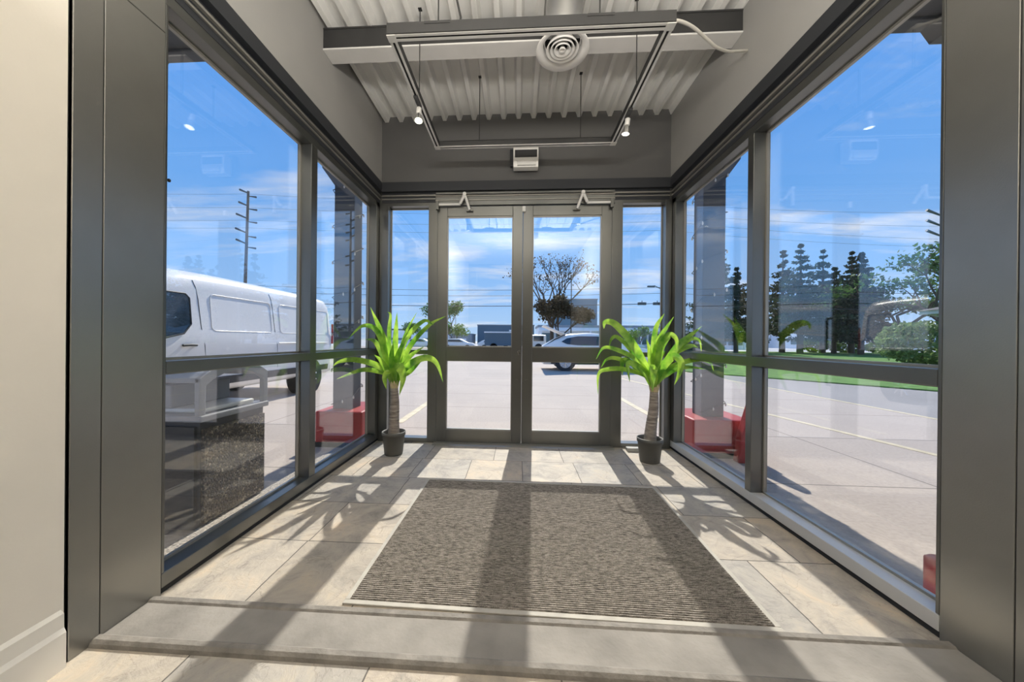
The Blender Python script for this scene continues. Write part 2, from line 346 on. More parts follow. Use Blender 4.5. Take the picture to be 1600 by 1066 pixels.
# the strips of wall the metal cladding and lobby walls stand on
struct(box(XL-.16, XL-.004, -3.0, 1.025, 0, ZC).build('wall_left', M['beige']), 'beige painted lobby wall at the left edge', 'wall')
struct(box(XR+.004, XR+.16, -3.0, 1.00, 0, ZC).build('wall_right', M['beige']), 'beige lobby wall on the right, out of view', 'wall')
struct(box(-3.2, 3.2, -3.2, -3.0, 0, ZC).build('wall_front', M['steel_dark']), 'dark lobby wall behind the camera', 'wall')
struct(MB().prism([(XL-.004, 0), (XL+.016, 0), (XL+.016, .115), (XL+.008, .13), (XL+.008, .175), (XL-.004, .185)], -3.0, 1.018, 'y').build('baseboard_left', M['base']), 'cream stepped baseboard along the beige wall', 'baseboard')
# steel cladding pilasters
for side, X, sg in (('left', XL, 1), ('right', XR, -1)):
    a, b_ = sorted((X-sg*.15, X)); 
    e = empty('wall_%s' % side, (X, 1.2, 0), 'dark brushed metal pilaster cladding at the %s of the entrance' % side, 'wall', kind='structure')
    s1 = 1.119 if side == 'left' else 1.14
    s0 = 1.034 if side == 'left' else .86
    MB().box(a, b_, s1+.0015, 1.326, 0, 2.326).build('metal_panel', M['clad'], e, .002)
    MB().box(a, b_, s0, s1-.0015, 0, 2.326).build('metal_panel', M['clad'], e, .002)
    MB().box(a, b_, s0, 1.326, 2.329, ZC).build('metal_panel', M['clad'], e, .002)
    MB().box(*sorted((X-sg*.148, X-sg*.012)), s0-.04, s0+.02, 0, ZC).build('shadow_gap', M['black'], e)
    MB().box(*sorted((X-sg*.14, X-sg*.003)), s0, 1.31, 0, ZC).build('backing', M['black'], e)
# header profile on both sides and the back: charcoal trim, cream underside, grooves
def header(name, side):
    mb_d, mb_l = MB(), MB()
    if side == 'back':
        mb_d.box(XL+WI, XR-WI, YB-.045, YB+.02, 2.605, 2.70)
        mb_l.box(XL+WI, XR-WI, YB-.020, YB+.02, 2.562, 2.576); mb_l.box(XL+WI, XR-WI, YB-.014, YB+.02, 2.530, 2.541)
        mb_d.box(XL+WI, XR-WI, YB-.004, YB+.02, 2.50, 2.605)
    else:
        X, sg = (XL, 1) if side == 'left' else (XR, -1)
        def b(m_, d0, z0, z1): m_.box(*sorted((X-sg*.02, X+sg*d0)), 1.327, YB-.0, z0, z1)
        b(mb_d, WI+.012, 2.61, 2.70); b(mb_l, .020, 2.566, 2.58); b(mb_l, .012, 2.534, 2.545); b(mb_d, .002, 2.50, 2.61)
    e = empty(name, (0, 2, 2.5), {'left': 'charcoal header trim above the left windows', 'right': 'charcoal header trim above the right windows', 'back': 'charcoal header trim above the double doors'}[side], 'trim', kind='structure')
    mb_d.build('header_trim', M['trim_dark'], e); mb_l.build('metal_bead', M['frame_light'], e)
header('trim_1', 'left'); header('trim_2', 'right'); header('trim_3', 'back')

# side window walls
def side_window(name, X, sg, ymul0, ymul1, ztr0, ztr1, label):
    # sg=+1: glass lies toward -X
    e = empty(name, (X, 2.4, 0), label, 'window', kind='structure')
    def bx(m_, d0, d1, ya, yb, za, zb): m_.box(*sorted((X-sg*d0, X-sg*d1)), ya, yb, za, zb)
    ya, yb = 1.327, YB+.10
    fr = MB(); bx(fr, 0, FD, ya, yb, 2.45, 2.50); bx(fr, .03, FD, ya, yb, 2.50, 2.72)                     # head
    bx(fr, 0.0, FD, ya, ya+.012, .09, 2.45)
    bx(fr, 0, FD, YB-.07, yb, .09, 2.72)
    fr.build('window_frame', M['frame'], e, .002)
    sl = MB(); bx(sl, 0.0, FD, ya, yb, .028, .088); sl.build('sill', M['sill_silver'] if sg < 0 else M['frame'], e, .003)
    sk = MB(); bx(sk, .012, FD, ya, yb, 0, .028); sk.build('sill_base', M['gap'], e)
    mu = MB(); bx(mu, 0, FD, ymul0, ymul1, .088, 2.45); mu.build('mullion', M['frame'], e, .002)
    tr = MB(); bx(tr, -.001, FD-.03, ya+.012, YB-.07, ztr0, ztr1); tr.build('transom', M['frame'], e, .002)
    gb = MB()
    t = .012
    for (p, q) in ((ya+.012, ymul0), (ymul1, YB-.07)):
        for (z0, z1) in ((.088, ztr0), (ztr1, 2.45)):
            bx(gb, FD-.03, FD-.012, p, p+t, z0, z1); bx(gb, FD-.03, FD-.012, q-t, q, z0, z1)
            bx(gb, FD-.03, FD-.012, p, q, z0, z0+t); bx(gb, FD-.03, FD-.012, p, q, z1-t, z1)
    gb.build('glazing_bead', M['frame_light'], e)
    for (p, q) in ((ya+.02, ymul0-.003), (ymul1+.003, YB-.075)):
        for (z0, z1) in ((.095, ztr0-.0), (ztr1+.0, 2.446)):
            g = MB(); bx(g, FD-.022, FD-.016, p, q, z0, z1); g.build('glass_pane', M['glass_side'], e)
    return e
side_window('window_1', XL, 1, 2.328, 2.400, .918, .970, 'left side window wall of four panes in grey metal frame')
side_window('window_2', XR, -1, 2.331, 2.388, .919, .980, 'right side window wall of four panes in grey metal frame')

# sidelights beside the doors
def sidelight(name, x0, x1, gx0, gx1, label):
    e = empty(name, (x0, YB, 0), label, 'window', kind='structure')
    ya, yb = YB, YB+.10
    fr = MB(); fr.box(x0, gx0, ya, yb, 0, 2.62); fr.box(gx1, x1, ya, yb, 0, 2.62); fr.box(gx0, gx1, ya, yb, 2.469, 2.62)
    fr.build('window_frame', M['frame'], e, .002)
    s_ = MB(); s_.box(gx0, gx1, ya, yb, 0, .045); s_.build('sill', M['frame'], e, .002)
    t_ = MB(); t_.box(gx0, gx1, YB+.02, yb, .925, .965); t_.build('transom', M['frame'], e, .002)
    b2 = MB()
    for (z0, z1) in ((.045, .925), (.965, 2.469)):
        b2.box(gx0, gx0+.01, YB+.08, YB+.097, z0, z1); b2.box(gx1-.01, gx1, YB+.08, YB+.097, z0, z1); b2.box(gx0, gx1, YB+.08, YB+.097, z1-.01, z1)
    b2.build('glazing_bead', M['frame_light'], e)
    for (z0, z1) in ((.046, .924), (.966, 2.468)): box(gx0+.002, gx1-.002, YB+.085, YB+.091, z0, z1).build('glass_pane', M['glass'], e)
sidelight('window_3', XL+.003, -.8435, -1.367, -.938, 'narrow sidelight left of the double doors')
sidelight('window_4', .9415, XR-.003, 1.047, 1.468, 'narrow sidelight right of the double doors')
# door frame head and threshold
e = empty('trim_4', (0, YB, 2.45), 'metal head frame of the double doors', 'trim', kind='structure')
box(-.862, .962, YB-.02, YB+.10, 2.462, 2.60).build('door_head', M['frame'], e, .003)
box(-.862, .962, YB-.028, YB-.018, 2.552, 2.562).build('metal_bead', M['frame_light'], e); box(-.862, .962, YB-.028, YB-.018, 2.508, 2.517).build('metal_bead', M['frame_light'], e)
struct(MB().prism([(YB-.09, 0), (YB-.07, .010), (YB+.09, .014), (YB+.11, 0)], -.862, .962, 'x').build('trim_5', M['frame_light']), 'flat aluminium door threshold on the floor', 'trim')

# doors
def door(name, x0, x1, mirror, label):
    e = empty(name, (x0, YB, 0), label, 'door', kind='structure')
    ya, yb = YB-.002, YB+.044
    st = .102
    fr = MB(); fr.box(x0, x0+st, ya, yb, .016, 2.455); fr.box(x1-st, x1, ya, yb, .016, 2.455)
    fr.box(x0+st, x1-st, ya, yb, .016, .144); fr.box(x0+st, x1-st, ya, yb, 2.353, 2.455); fr.box(x0+st, x1-st, ya, yb, .859, 1.004)
    fr.build('door_frame', M['frame'], e, .003)
    b2 = MB()
    for (z0, z1) in ((.144, .859), (1.004, 2.353)):
        b2.box(x0+st, x0+st+.008, ya+.008, yb-.005, z0, z1); b2.box(x1-st-.008, x1-st, ya+.008, yb-.005, z0, z1)
        b2.box(x0+st, x1-st, ya+.008, yb-.005, z0, z0+.008); b2.box(x0+st, x1-st, ya+.008, yb-.005, z1-.008, z1)
        box(x0+st, x1-st, YB+.018, YB+.024, z0, z1).build('glass_pane', M['glass'], e)
    b2.build('glazing_bead', M['frame_light'], e)
    xh = x1-st*.5 if not mirror else x0+st*.5
    xo = xh+(-.048 if not mirror else .048)
    h = MB(); h.tube([(xo, yb, .66), (xo, yb+.05, .66), (xo, yb+.06, .68), (xo, yb+.06, 1.30), (xo, yb+.05, 1.32), (xo, yb, 1.32)], .012, 10); h.build('pull_handle', M['plastic_black'], e)
    for z in (.66, 1.22):
        MB().tube([(xh, ya-.006, z), (xh, ya, z)], .014, 14).build('handle_bolt', M['frame'], e)
    if not mirror:
        l = MB().tube([(.012, ya-.012, .949), (.012, ya, .949)], .019, 20).build('lock_cylinder', M['chrome'], e, .002)
        MB().box(.009, .015, ya-.0135, ya-.0118, .940, .958).build('keyway', M['black'], l)
door('door_1', -.842, .0422, False, 'left leaf of the glazed double doors, with lock cylinder')
door('door_2', .0438, .940, True, 'right leaf of the glazed double doors')
box(.035, .066, YB-.024, YB-.012, 2.368, 2.43)
tag(box(.036, .068, YB-.03, YB-.0, 2.385, 2.44).build('door_sensor', M['white_metal'], None, .003), 'small white magnetic contact at the top where the two doors meet', 'sensor')

# door closer arms
def closer(x_track0, x_track1, apex, foot, label):
    e = empty('door_closer_arm', (apex[0], YB-.03, 2.45), label, 'door closer', 'door closer arms')
    box(min(x_track0, x_track1), max(x_track0, x_track1), YB-.045, YB-.024, 2.453, 2.474).build('slide_bar', M['white_metal'], e, .003)
    y = YB-.055
    xk = x_track1
    MB().tube([(xk, y, 2.464), (apex[0], y-.03, apex[1])], .015, 8).build('link', M['white_metal'], e)
    MB().tube([(apex[0], y-.03, apex[1]), (foot[0], y+.02, foot[1])], .014, 8).build('link', M['white_metal'], e)
    MB().tube([(apex[0], y-.045, apex[1]), (apex[0], y-.015, apex[1])], .018, 12).build('pivot', M['white_metal'], e)
    box(foot[0]-.035, foot[0]+.035, YB-.03, YB-.002, foot[1]-.012, foot[1]+.006).build('foot_bracket', M['frame'], e, .002)
    box(x_track0-.016, x_track0+.016, YB-.05, YB-.024, 2.41, 2.50).build('end_cap', M['frame'], e, .003)
closer(-.838, -.60, (-.549, 2.548), (-.505, 2.408), 'white folding closer arm above the left door')
closer(.928, .68, (.633, 2.548), (.585, 2.408), 'white folding closer arm above the right door')

# motion sensor
e = empty('motion_sensor', (.05, YB-.03, 2.9), 'white automatic door sensor on dark bracket above the doors', 'sensor')
box(-.095, .19, YB-.07, YB-.02, 2.83, 3.00).build('mounting_plate', M['trim_dark'], e, .006)
MB().prism([(YB-.07, 2.975), (YB-.16, 2.965), (YB-.165, 2.95), (YB-.17, 2.83), (YB-.15, 2.775), (YB-.07, 2.775)], -.06, .185, 'x').build('sensor_body', M['white_metal'], e, .004)
box(-.045, .172, YB-.173, YB-.16, 2.862, 2.935).build('sensor_window', M['plastic_black'], e, .003)
box(-.02, .16, YB-.176, YB-.15, 2.785, 2.838).build('lens_cover', M['white_metal'], e, .003)

# steel beam
e = empty('steel_beam', (0, 2.45, 3.17), 'dark grey steel beam crossing under the corrugated ceiling', 'beam')
box(XL+WI+.001, XR-WI-.001, 2.405, 2.415, 3.182, ZC-.003).build('web', M['steel_dark'], e)
box(XL+WI+.001, XR-WI-.001, 2.40, 2.53, 3.170, 3.182).build('bottom_flange', M['steel_light'], e, .001)
box(XL+WI+.001, XR-WI-.001, 2.40, 2.53, ZC-.014, ZC-.003).build('top_flange', M['steel_dark'], e, .001)

# lighting track frame
ZT = 2.73; TX0, TX1, TY0, TY1 = -.708, .785, 1.845, 2.915
e = empty('track_light_frame', (0, 2.3, ZT), 'silver rectangular lighting track hung on thin rods below the ceiling', 'lighting track')
def rail(horiz, a, b_, c):
    o = MB(); h = .048; w = .042
    def bb(m_, p0, p1, q0, q1, z0, z1):
        m_.box(p0, p1, q0, q1, z0, z1) if horiz else m_.box(q0, q1, p0, p1, z0, z1)
    sd_ = MB(); bb(sd_, a, b_, c-w/2, c-w/2+.003, ZT+.004, ZT+h); bb(sd_, a, b_, c+w/2-.003, c+w/2, ZT+.004, ZT+h); bb(sd_, a, b_, c-w/2, c+w/2, ZT+h-.004, ZT+h)
    bb(o, a, b_, c-w/2, c-.007, ZT, ZT+.004); bb(o, a, b_, c+.007, c+w/2, ZT, ZT+.004)
    r_ = o.build('track_rail', M['track'], e); sd_.build('rail_housing', M['track_dark'], r_)
    sl = MB(); bb(sl, a+.01, b_-.01, c-.007, c+.007, ZT+.008, ZT+.012); sl.build('slot', M['black'], r_)
w2 = .021
rail(True, TX0-w2, TX1+w2, TY0); rail(True, TX0-w2, TX1+w2, TY1); rail(False, TY0+w2, TY1-w2, TX0); rail(False, TY0+w2, TY1-w2, TX1)
for (cx_, cy_) in ((TX0, TY0), (TX1, TY0), (TX0, TY1), (TX1, TY1)):
    box(cx_-.024, cx_+.024, cy_-.024, cy_+.024, ZT-.003, ZT+.003).build('corner_joint', M['track'], e, .002)
box(TX0-.02, TX1+.02, TY0-.028, TY0-.0215, ZT+.004, ZT+.062).build('side_cover', M['track_dark'], e)
for (rx, ry) in ((-.345, TY1), (.512, TY1), (TX0+.02, 2.30), (TX1-.02, 2.30)):
    MB().tube([(rx, ry, ZT+.046), (rx, ry, ZC-.001)], .0035, 8).build('hanging_rod', M['track_dark'], e)
    box(rx-.012, rx+.012, ry-.012, ry+.012, ZC-.006, ZC+.0).build('rod_anchor', M['track_dark'], e)
for xx in (-.45, .42):
    box(xx-.07, xx+.07, TY0-.03, TY0+.03, ZT+.048, ZT+.062).build('suspension_plate', M['track_dark'], e)
    MB().tube([(xx, TY0, ZT+.06), (xx, TY0, ZC+.02)], .004, 8).build('hanging_rod', M['track_dark'], e)
# spots
def spot(x, y, label, dirv):
    s = empty('spot_lamp', (x, y, ZT), label, 'spot lamp', 'spot lamps on the track')
    box(x-.014, x+.014, y-.055, y+.055, ZT-.018, ZT-.0005).build('adapter', M['plastic_black'], s, .003)
    MB().tube([(x, y+.03, ZT-.018), (x, y+.03, ZT-.055)], .006, 8).build('stem', M['chrome'], s)
    d = Vector(dirv).normalized(); p = Vector((x, y+.03, ZT-.06))
    MB().tube([p-d*.035, p-d*.03, p+d*.015], [.012, .018, .018], 18).build('lamp_holder', M['white_metal'], s)
    MB().tube([p+d*.015, p+d*.02, p+d*.055, p+d*.075], [.013, .015, .025, .030], 20).build('reflector', M['chrome'], s)
    MB().tube([p+d*.0755, p+d*.078], [.026, .022], 20).build('lens', M['lamp_on'], s)
    ld = bpy.data.lights.new('spot_lamp_light', 'SPOT'); ld.energy = 12; ld.spot_size = 1.6; ld.spot_blend = .8; ld.color = (1, .88, .68); ld.shadow_soft_size = .02
    lo = bpy.data.objects.new('spot_lamp_light', ld); C.objects.link(lo); lo.location = p+d*.095; lo.rotation_euler = (-d).to_track_quat('Z', 'Y').to_euler()
spot(TX0, 2.33, 'lit white spot lamp on the left rail of the track', (.05, -.25, -1))
spot(TX1, 2.52, 'lit white spot lamp on the right rail of the track', (-.12, .1, -1))
# conduit
e = MB(); cpts = [atY(1044, 33, 1.86), atY(1062, 33, 1.89), atY(1082, 42, 1.95), atY(1100, 57, 2.03), atY(1118, 73, 2.12), atY(1136, 80, 2.22), atY(1152, 80, 2.29), atY(1167, 79, 2.352)]
def smooth_pts(P, n=6):
    P = [P[0]*2-P[1]]+P+[P[-1]*2-P[-2]]; out = []
    for i in range(1, len(P)-2):
        for k in range(n):
            t = k/n; a, b, c, d = P[i-1:i+3]; out.append(.5*((2*b)+(c-a)*t+(2*a-5*b+4*c-d)*t*t+(3*b-a-3*c+d)*t**3))
    return out+[P[-2]]
e.tube(smooth_pts(cpts), .0085, 10)
tag(e.build('flexible_conduit', M['cable_white']), 'pale flexible conduit looping from the track corner to the right wall', 'cable')
tag(MB().tube([(-.33, TY0, ZT+.05), (-.33, TY0+.02, ZT+.12), (-.36, 1.85, 2.98), (-.30, 1.95, 3.05), (-.29, 1.97, ZC+.02)], .006, 8).build('power_cable', M['track_dark']), 'dark cable rising from the track to the ceiling deck', 'cable')

# diffuser + duct
e = empty('air_diffuser', (.28, 2.28, 3.0), 'round white ceiling air diffuser with concentric rings', 'diffuser')
cx_, cy_, cz_ = .272, 2.24, 2.955
MB().lathe([(.118, .055), (.128, .020), (.168, .0), (.170, .006), (.134, .030), (.124, .062)], cx_, cy_, cz_, 48, close=True).build('outer_cone', M['white_metal'], e)
for (r1, z) in ((.094, .004), (.068, .004), (.043, .003)):
    MB().lathe([(r1-.010, .035), (r1+.006, .0+z), (r1+.012, .002+z), (r1-.004, .042)], cx_, cy_, cz_, 40, close=True).build('cone_ring', M['white_metal'], e)
MB().lathe([(.0, .018), (.012, .014), (.020, .002), (.022, .008), (.012, .03), (0, .03)], cx_, cy_, cz_, 24).build('centre_cap', M['white_metal'], e)
MB().lathe([(.112, .06), (.112, .062), (0, .062)], cx_, cy_, cz_, 32).build('throat', M['black'], e)
e = empty('air_duct', (.27, 1.6, 3.2), 'galvanised round duct elbow feeding the ceiling diffuser', 'duct')
pp = []
for k in range(7):
    a = k/6*PI/2; pp.append((.272, 2.07+.17*math.sin(a), 3.02+.16*math.cos(a)-.0))
MB().tube([(.272, .2, 3.195), (.272, 2.0, 3.195)]+[(p[0], p[1], p[2]) for p in pp], .115, 28).build('duct_body', M['galv'], e)
for yy in (1.25, 1.62, 1.86, 2.0): MB().tube([(.272, yy-.008, 3.195), (.272, yy+.008, 3.195)], .121, 28).build('seam_ring', M['galv'], e)
box(.21, .34, 1.90, 1.93, 3.30, ZC+.0).build('strap', M['galv'], e)

# threshold slab and strips near the camera
struct(box(XL+.001, XR-.001, 1.10, 1.275, 0, .014).build('trim_6', M['slab'], None, .003), 'smooth grey stone threshold slab across the floor', 'trim')
def strip(yc, label):
    return struct(MB().prism([(yc-.020, .0), (yc-.016, .012), (yc-.006, .020), (yc+.012, .021), (yc+.022, .014), (yc+.024, .0)], XL+.001, XR-.001, 'x').build('trim_7', M['strip']), label, 'trim')
a_ = strip(1.285, 'rounded stone edge strip nearest the rug'); 
b_ = strip(1.105, 'rounded stone edge strip nearest the camera'); b_.name = 'trim_8'

# rug
e = empty('entrance_rug', (.16, 1.95, 0), 'large dark grey-brown ribbed entrance mat with pale edging on the slate', 'rug')
e.rotation_euler = (0, 0, -.012)
RW, RL = 1.69, 1.245
def rb(m_, x0, x1, y0, y1, z0, z1): m_.box(x0+0, x1, y0, y1, z0, z1)
o_, R_ = Vector((.157, 1.945, 0)), Matrix.Rotation(-.012, 4, 'Z')
T_ = Matrix.Translation(o_) @ R_
mb = MB(); mb.box(-RW/2+.012, RW/2-.012, -RL/2+.012, RL/2-.012, .0005, .006, T_)
n_ = 105; pt = (RL-.05)/n_
prof = []
for i in range(n_):
    y = -RL/2+.025+i*pt; prof += [(y, .006), (y+pt*.18, .0105), (y+pt*.62, .0105), (y+pt*.8, .006)]
vs = []
for (y, z) in prof: vs += [T_ @ Vector((-RW/2+.022, y, z)), T_ @ Vector((RW/2-.022, y, z))]
mb.add(vs, [(2*i, 2*i+1, 2*i+3, 2*i+2) for i in range(len(prof)-1)])
mb.build('ribbed_pile', M['rug'], e)
mb = MB()
for q in ((-RW/2, RW/2, -RL/2, -RL/2+.022), (-RW/2, RW/2, RL/2-.014, RL/2), (-RW/2, -RW/2+.02, -RL/2+.0225, RL/2-.0145), (RW/2-.02, RW/2, -RL/2+.0225, RL/2-.0145)): mb.box(*q, .0006, .008, T_)
mb.build('rubber_edge', M['rug_edge'], e, .002)

# block beside right plant
tag(box(1.075, 1.215, 3.385, 3.445, 0, .035).build('stone_block', M['brownbox'], None, .004), 'small pale stone block on the floor left of the right plant pot', 'door stop')

# ------------------------------------------------------------ plants
def bez(pts, n):
    # Catmull-Rom through points
    P = [Vector(p) for p in pts]; P = [P[0]*2-P[1]]+P+[P[-1]*2-P[-2]]; out = []
    for i in range(1, len(P)-2):
        for k in range(n):
            t = k/n; a, b, c, d = P[i-1], P[i], P[i+1], P[i+2]
            out.append(.5*((2*b)+(c-a)*t+(2*a-5*b+4*c-d)*t*t+(3*b-a-3*c+d)*t**3))
    out.append(P[-2]); return out
def leaf(mb, pts, w, face):
    c = bez(pts, 7); n = len(c); vs = []
    for i, p in enumerate(c):
        s = i/(n-1); t = (c[min(i+1, n-1)]-c[max(i-1, 0)]).normalized()
        side = t.cross(face)
        side = side.normalized() if side.length > .05 else Vector((1, 0, 0))
        nr = side.cross(t).normalized()
        ww = w*1.22*(.35+.65*min(1, s/.35))*(1-max(0, (s-.45)/.55)**1.8)+.0008
        fold = ww*.28
        vs += [p-side*ww+nr*fold, p-side*ww*.45+nr*fold*.35, p, p+side*ww*.45+nr*fold*.35, p+side*ww+nr*fold]
    fs = []
    for i in range(n-1):
        for k in range(4): fs.append((i*5+k, i*5+k+1, i*5+5+k+1, i*5+5+k))
    mb.add(vs, fs, True)
def plant(base, crown_px, px_leaves, sc, org, trunk_mid, label, pot_r, seed):
    rnd = random.Random(seed)
    Y = base[1]
    e = empty('potted_dracaena', (base[0], base[1], 0), label, 'potted plant', 'potted plants flanking the doors')
    MB().lathe([(0, .003), (pot_r*.76, .0), (pot_r*.80, .012), (pot_r*.96, .178), (pot_r*1.02, .180), (pot_r*1.03, .212), (pot_r*.97, .214), (pot_r*.93, .19), (pot_r*.78, .02), (0, .018)], base[0], base[1], 0, 36).build('plant_pot', M['pot'], e)
    MB().lathe([(pot_r*.905, .172), (pot_r*.5, .180), (0, .183)], base[0], base[1], 0, 30).build('soil', M['soil'], e)
    cr = atY(*crown_px, Y)
    rings = bez([(base[0], base[1], .16), (base[0]*.72+cr.x*.28, base[1], .30), (base[0]*.28+cr.x*.72+.006, base[1], cr.z-.14), (cr.x, base[1], cr.z+.02)], 12)
    rad = [(.054-.020*(i/(len(rings)-1)))*(1+.045*(i % 2)) for i in range(len(rings))]
    MB().tube(rings, rad, 18).build('trunk', M['trunk'], e)
    mb = MB()
    for k in range(10):
        a = k/10*2*PI; d = Vector((math.cos(a), math.sin(a), 0))
        leaf(mb, [cr+d*.022+Vector((0, 0, -.045)), cr+d*.038+Vector((0, 0, .02)), cr+d*.05+Vector((0, 0, .085))], .016, -d)
    mb.build('leaf_sheath', M['husk'], e)
    mb = MB()
    for (pts, w, dep) in px_leaves:
        P = [cr+Vector((0, 0, -.01))]
        n = len(pts)
        for i, (zx, zy) in enumerate(pts):
            q = atY(org[0]+zx/sc, org[1]+zy/sc, Y)
            s = (i+1)/n
            # move in depth along the sight line
            dd = dep*s; q = EYE+(q-EYE)*((Y+dd)/Y); P.append(q)
        leaf(mb, P, w, Vector((0, -1, .35)))
    mb.build('foliage', M['leaf'], e)
    return e
LL = [([(300, 400), (250, 200), (165, 0)], .030, -.05), ([(322, 420), (335, 200), (343, 35)], .026, .02), ([(280, 400), (220, 175), (120, 125), (12, 215)], .020, -.15),
      ([(285, 420), (235, 290), (190, 225), (132, 214)], .022, .12), ([(350, 400), (400, 220), (520, 95), (590, 122)], .022, -.05),
      ([(370, 390), (440, 250), (560, 120), (668, 60)], .021, .10), ([(355, 360), (400, 180), (475, 35)], .014, .15),
      ([(370, 450), (450, 370), (545, 340), (610, 380), (650, 500)], .026, -.22), ([(290, 450), (200, 385), (60, 352), (-40, 365), (-90, 400)], .022, -.05),
      ([(290, 460), (200, 425), (110, 420), (20, 450), (-60, 480)], .018, .05), ([(330, 440), (360, 400), (385, 470), (358, 590)], .034, -.28),
      ([(300, 470), (280, 440), (262, 480), (272, 548)], .026, -.20), ([(370, 420), (430, 330), (525, 262)], .024, .12),
      ([(340, 380), (370, 280), (420, 180)], .024, -.12), ([(310, 400), (290, 180), (300, 60), (280, 30)], .015, .15), ([(290, 450), (240, 360), (190, 318)], .020, -.12),
      ([(340, 480), (380, 400), (440, 360), (490, 330)], .026, .2), ([(300, 460), (270, 350), (250, 300)], .026, .2), ([(360, 470), (430, 430), (520, 330), (545, 345)], .020, .05),
      ([(320, 440), (310, 330), (318, 240)], .026, -.1)]
RL_ = [([(385, 430), (280, 240), (170, 115), (105, 98), (96, 140)], .030, -.08), ([(415, 400), (440, 230), (545, 60)], .027, -.05), ([(410, 380), (425, 150), (485, 40)], .022, .12),
       ([(380, 430), (290, 330), (180, 275), (95, 262), (45, 335)], .018, -.15), ([(370, 440), (280, 370), (180, 330), (115, 335), (78, 388)], .017, .1),
       ([(370, 450), (230, 400), (120, 400), (62, 430), (58, 560)], .017, -.12), ([(350, 420), (270, 280), (185, 195), (145, 205), (128, 262)], .017, .16),
       ([(430, 400), (460, 260), (515, 180), (560, 210), (562, 290)], .024, -.16), ([(450, 430), (560, 260), (640, 190), (725, 122)], .024, .06),
       ([(440, 420), (540, 300), (640, 210), (705, 215), (722, 290)], .018, .2), ([(450, 430), (530, 320), (585, 350), (580, 420), (548, 498)], .028, -.22),
       ([(450, 470), (540, 405), (640, 385), (750, 400)], .018, .04), ([(415, 480), (410, 400), (412, 420), (408, 540)], .032, -.30),
       ([(380, 440), (290, 370), (225, 340), (212, 380), (216, 442)], .022, .08), ([(380, 450), (310, 380), (250, 365), (262, 480)], .024, -.2), ([(450, 430), (540, 300), (650, 250), (700, 260)], .024, .16),
       ([(450, 440), (560, 370), (700, 335), (775, 360), (800, 410)], .018, .0), ([(395, 400), (385, 270), (370, 205)], .016, .1), ([(440, 440), (490, 350), (530, 330)], .026, .15),
       ([(450, 460), (510, 420), (600, 355), (650, 350)], .022, .25), ([(390, 450), (330, 410), (275, 385)], .024, .15), ([(430, 440), (450, 330), (490, 280)], .026, .1),
       ([(400, 440), (420, 320), (420, 220)], .024, -.05)]
plant((-1.150, 3.13), (616, 608), LL, 4.267, (540, 480), (-1.155, .0), 'potted dracaena in a dark pot in the left corner beside the doors', .105, 1)
plant((1.190, 3.13), (1022, 614), RL_, 4.1, (920, 480), (1.195, .03), 'potted dracaena in a dark pot in the right corner beside the doors', .107, 2)

# ------------------------------------------------------------ outside: ground
struct(box(-60, 6.88, 3.60, 60, G-.2, G).build('ground', M['concrete']), 'pale concrete parking lot outside the doors', 'ground')
struct(box(-60, -1.62, -6, 3.60, G-.2, G).build('ground', M['concrete']), 'concrete paving left of the vestibule', 'ground')
struct(box(1.70, 6.88, -6, 3.60, G-.2, G).build('ground', M['concrete']), 'concrete paving right of the vestibule', 'ground')
struct(MB().prism([(6.88, -6), (23.5, -6), (6.88, 14.5)], G-.2, G-.004, 'z').build('ground', M['asphalt']), 'darker asphalt lane beyond the concrete on the right', 'ground')
struct(MB().prism([(23.5, -6), (90, -6), (90, 50), (6.88, 50), (6.88, 14.5)], G-.2, G+.03, 'z').build('ground', M['grass']), 'mown grass verge under the trees on the right', 'grass')
struct(MB().box(6.88, 200, 50, 62, G-.2, G).box(-200, 6.88, 60, 72, G-.2, G-.002).build('ground', M['street']), 'pale street beyond the verge', 'street')
struct(MB().box(6.88, 300, 62, 400, G-.2, G+.02).box(-300, 6.88, 72, 400, G-.2, G+.0).build('ground', M['street']), 'far paved ground across the street', 'ground')
struct(box(-1.95, -1.60, .2, 3.45, G-.02, G+.05).build('ground', M['gravel']), 'strip of pale pebbles along the left window', 'gravel')
# parking lines
for (x0, x1, ya, yb, lab) in ((2.16, 2.27, 5.2, 9.2, 'pale parking line seen through the right sidelight'), (-1.78, -1.67, 4.9, 8.2, 'pale parking line seen through the left sidelight'),
                              (6.80, 6.90, 1, 19, 'thin pale line edging the asphalt lane')):
    tag(box(x0, x1, ya, yb, G, G+.004).build('painted_line', M['yellow']), lab, 'road marking')
mb = MB(); mb.box(-.05, .05, -2.6, 6, 0, .004, Matrix.Translation((4.28, 6.2, G)) @ Matrix.Rotation(math.radians(9), 4, 'Z'))
tag(mb.build('painted_line', M['yellow']), 'pale diagonal parking line seen through the large right window', 'road marking')

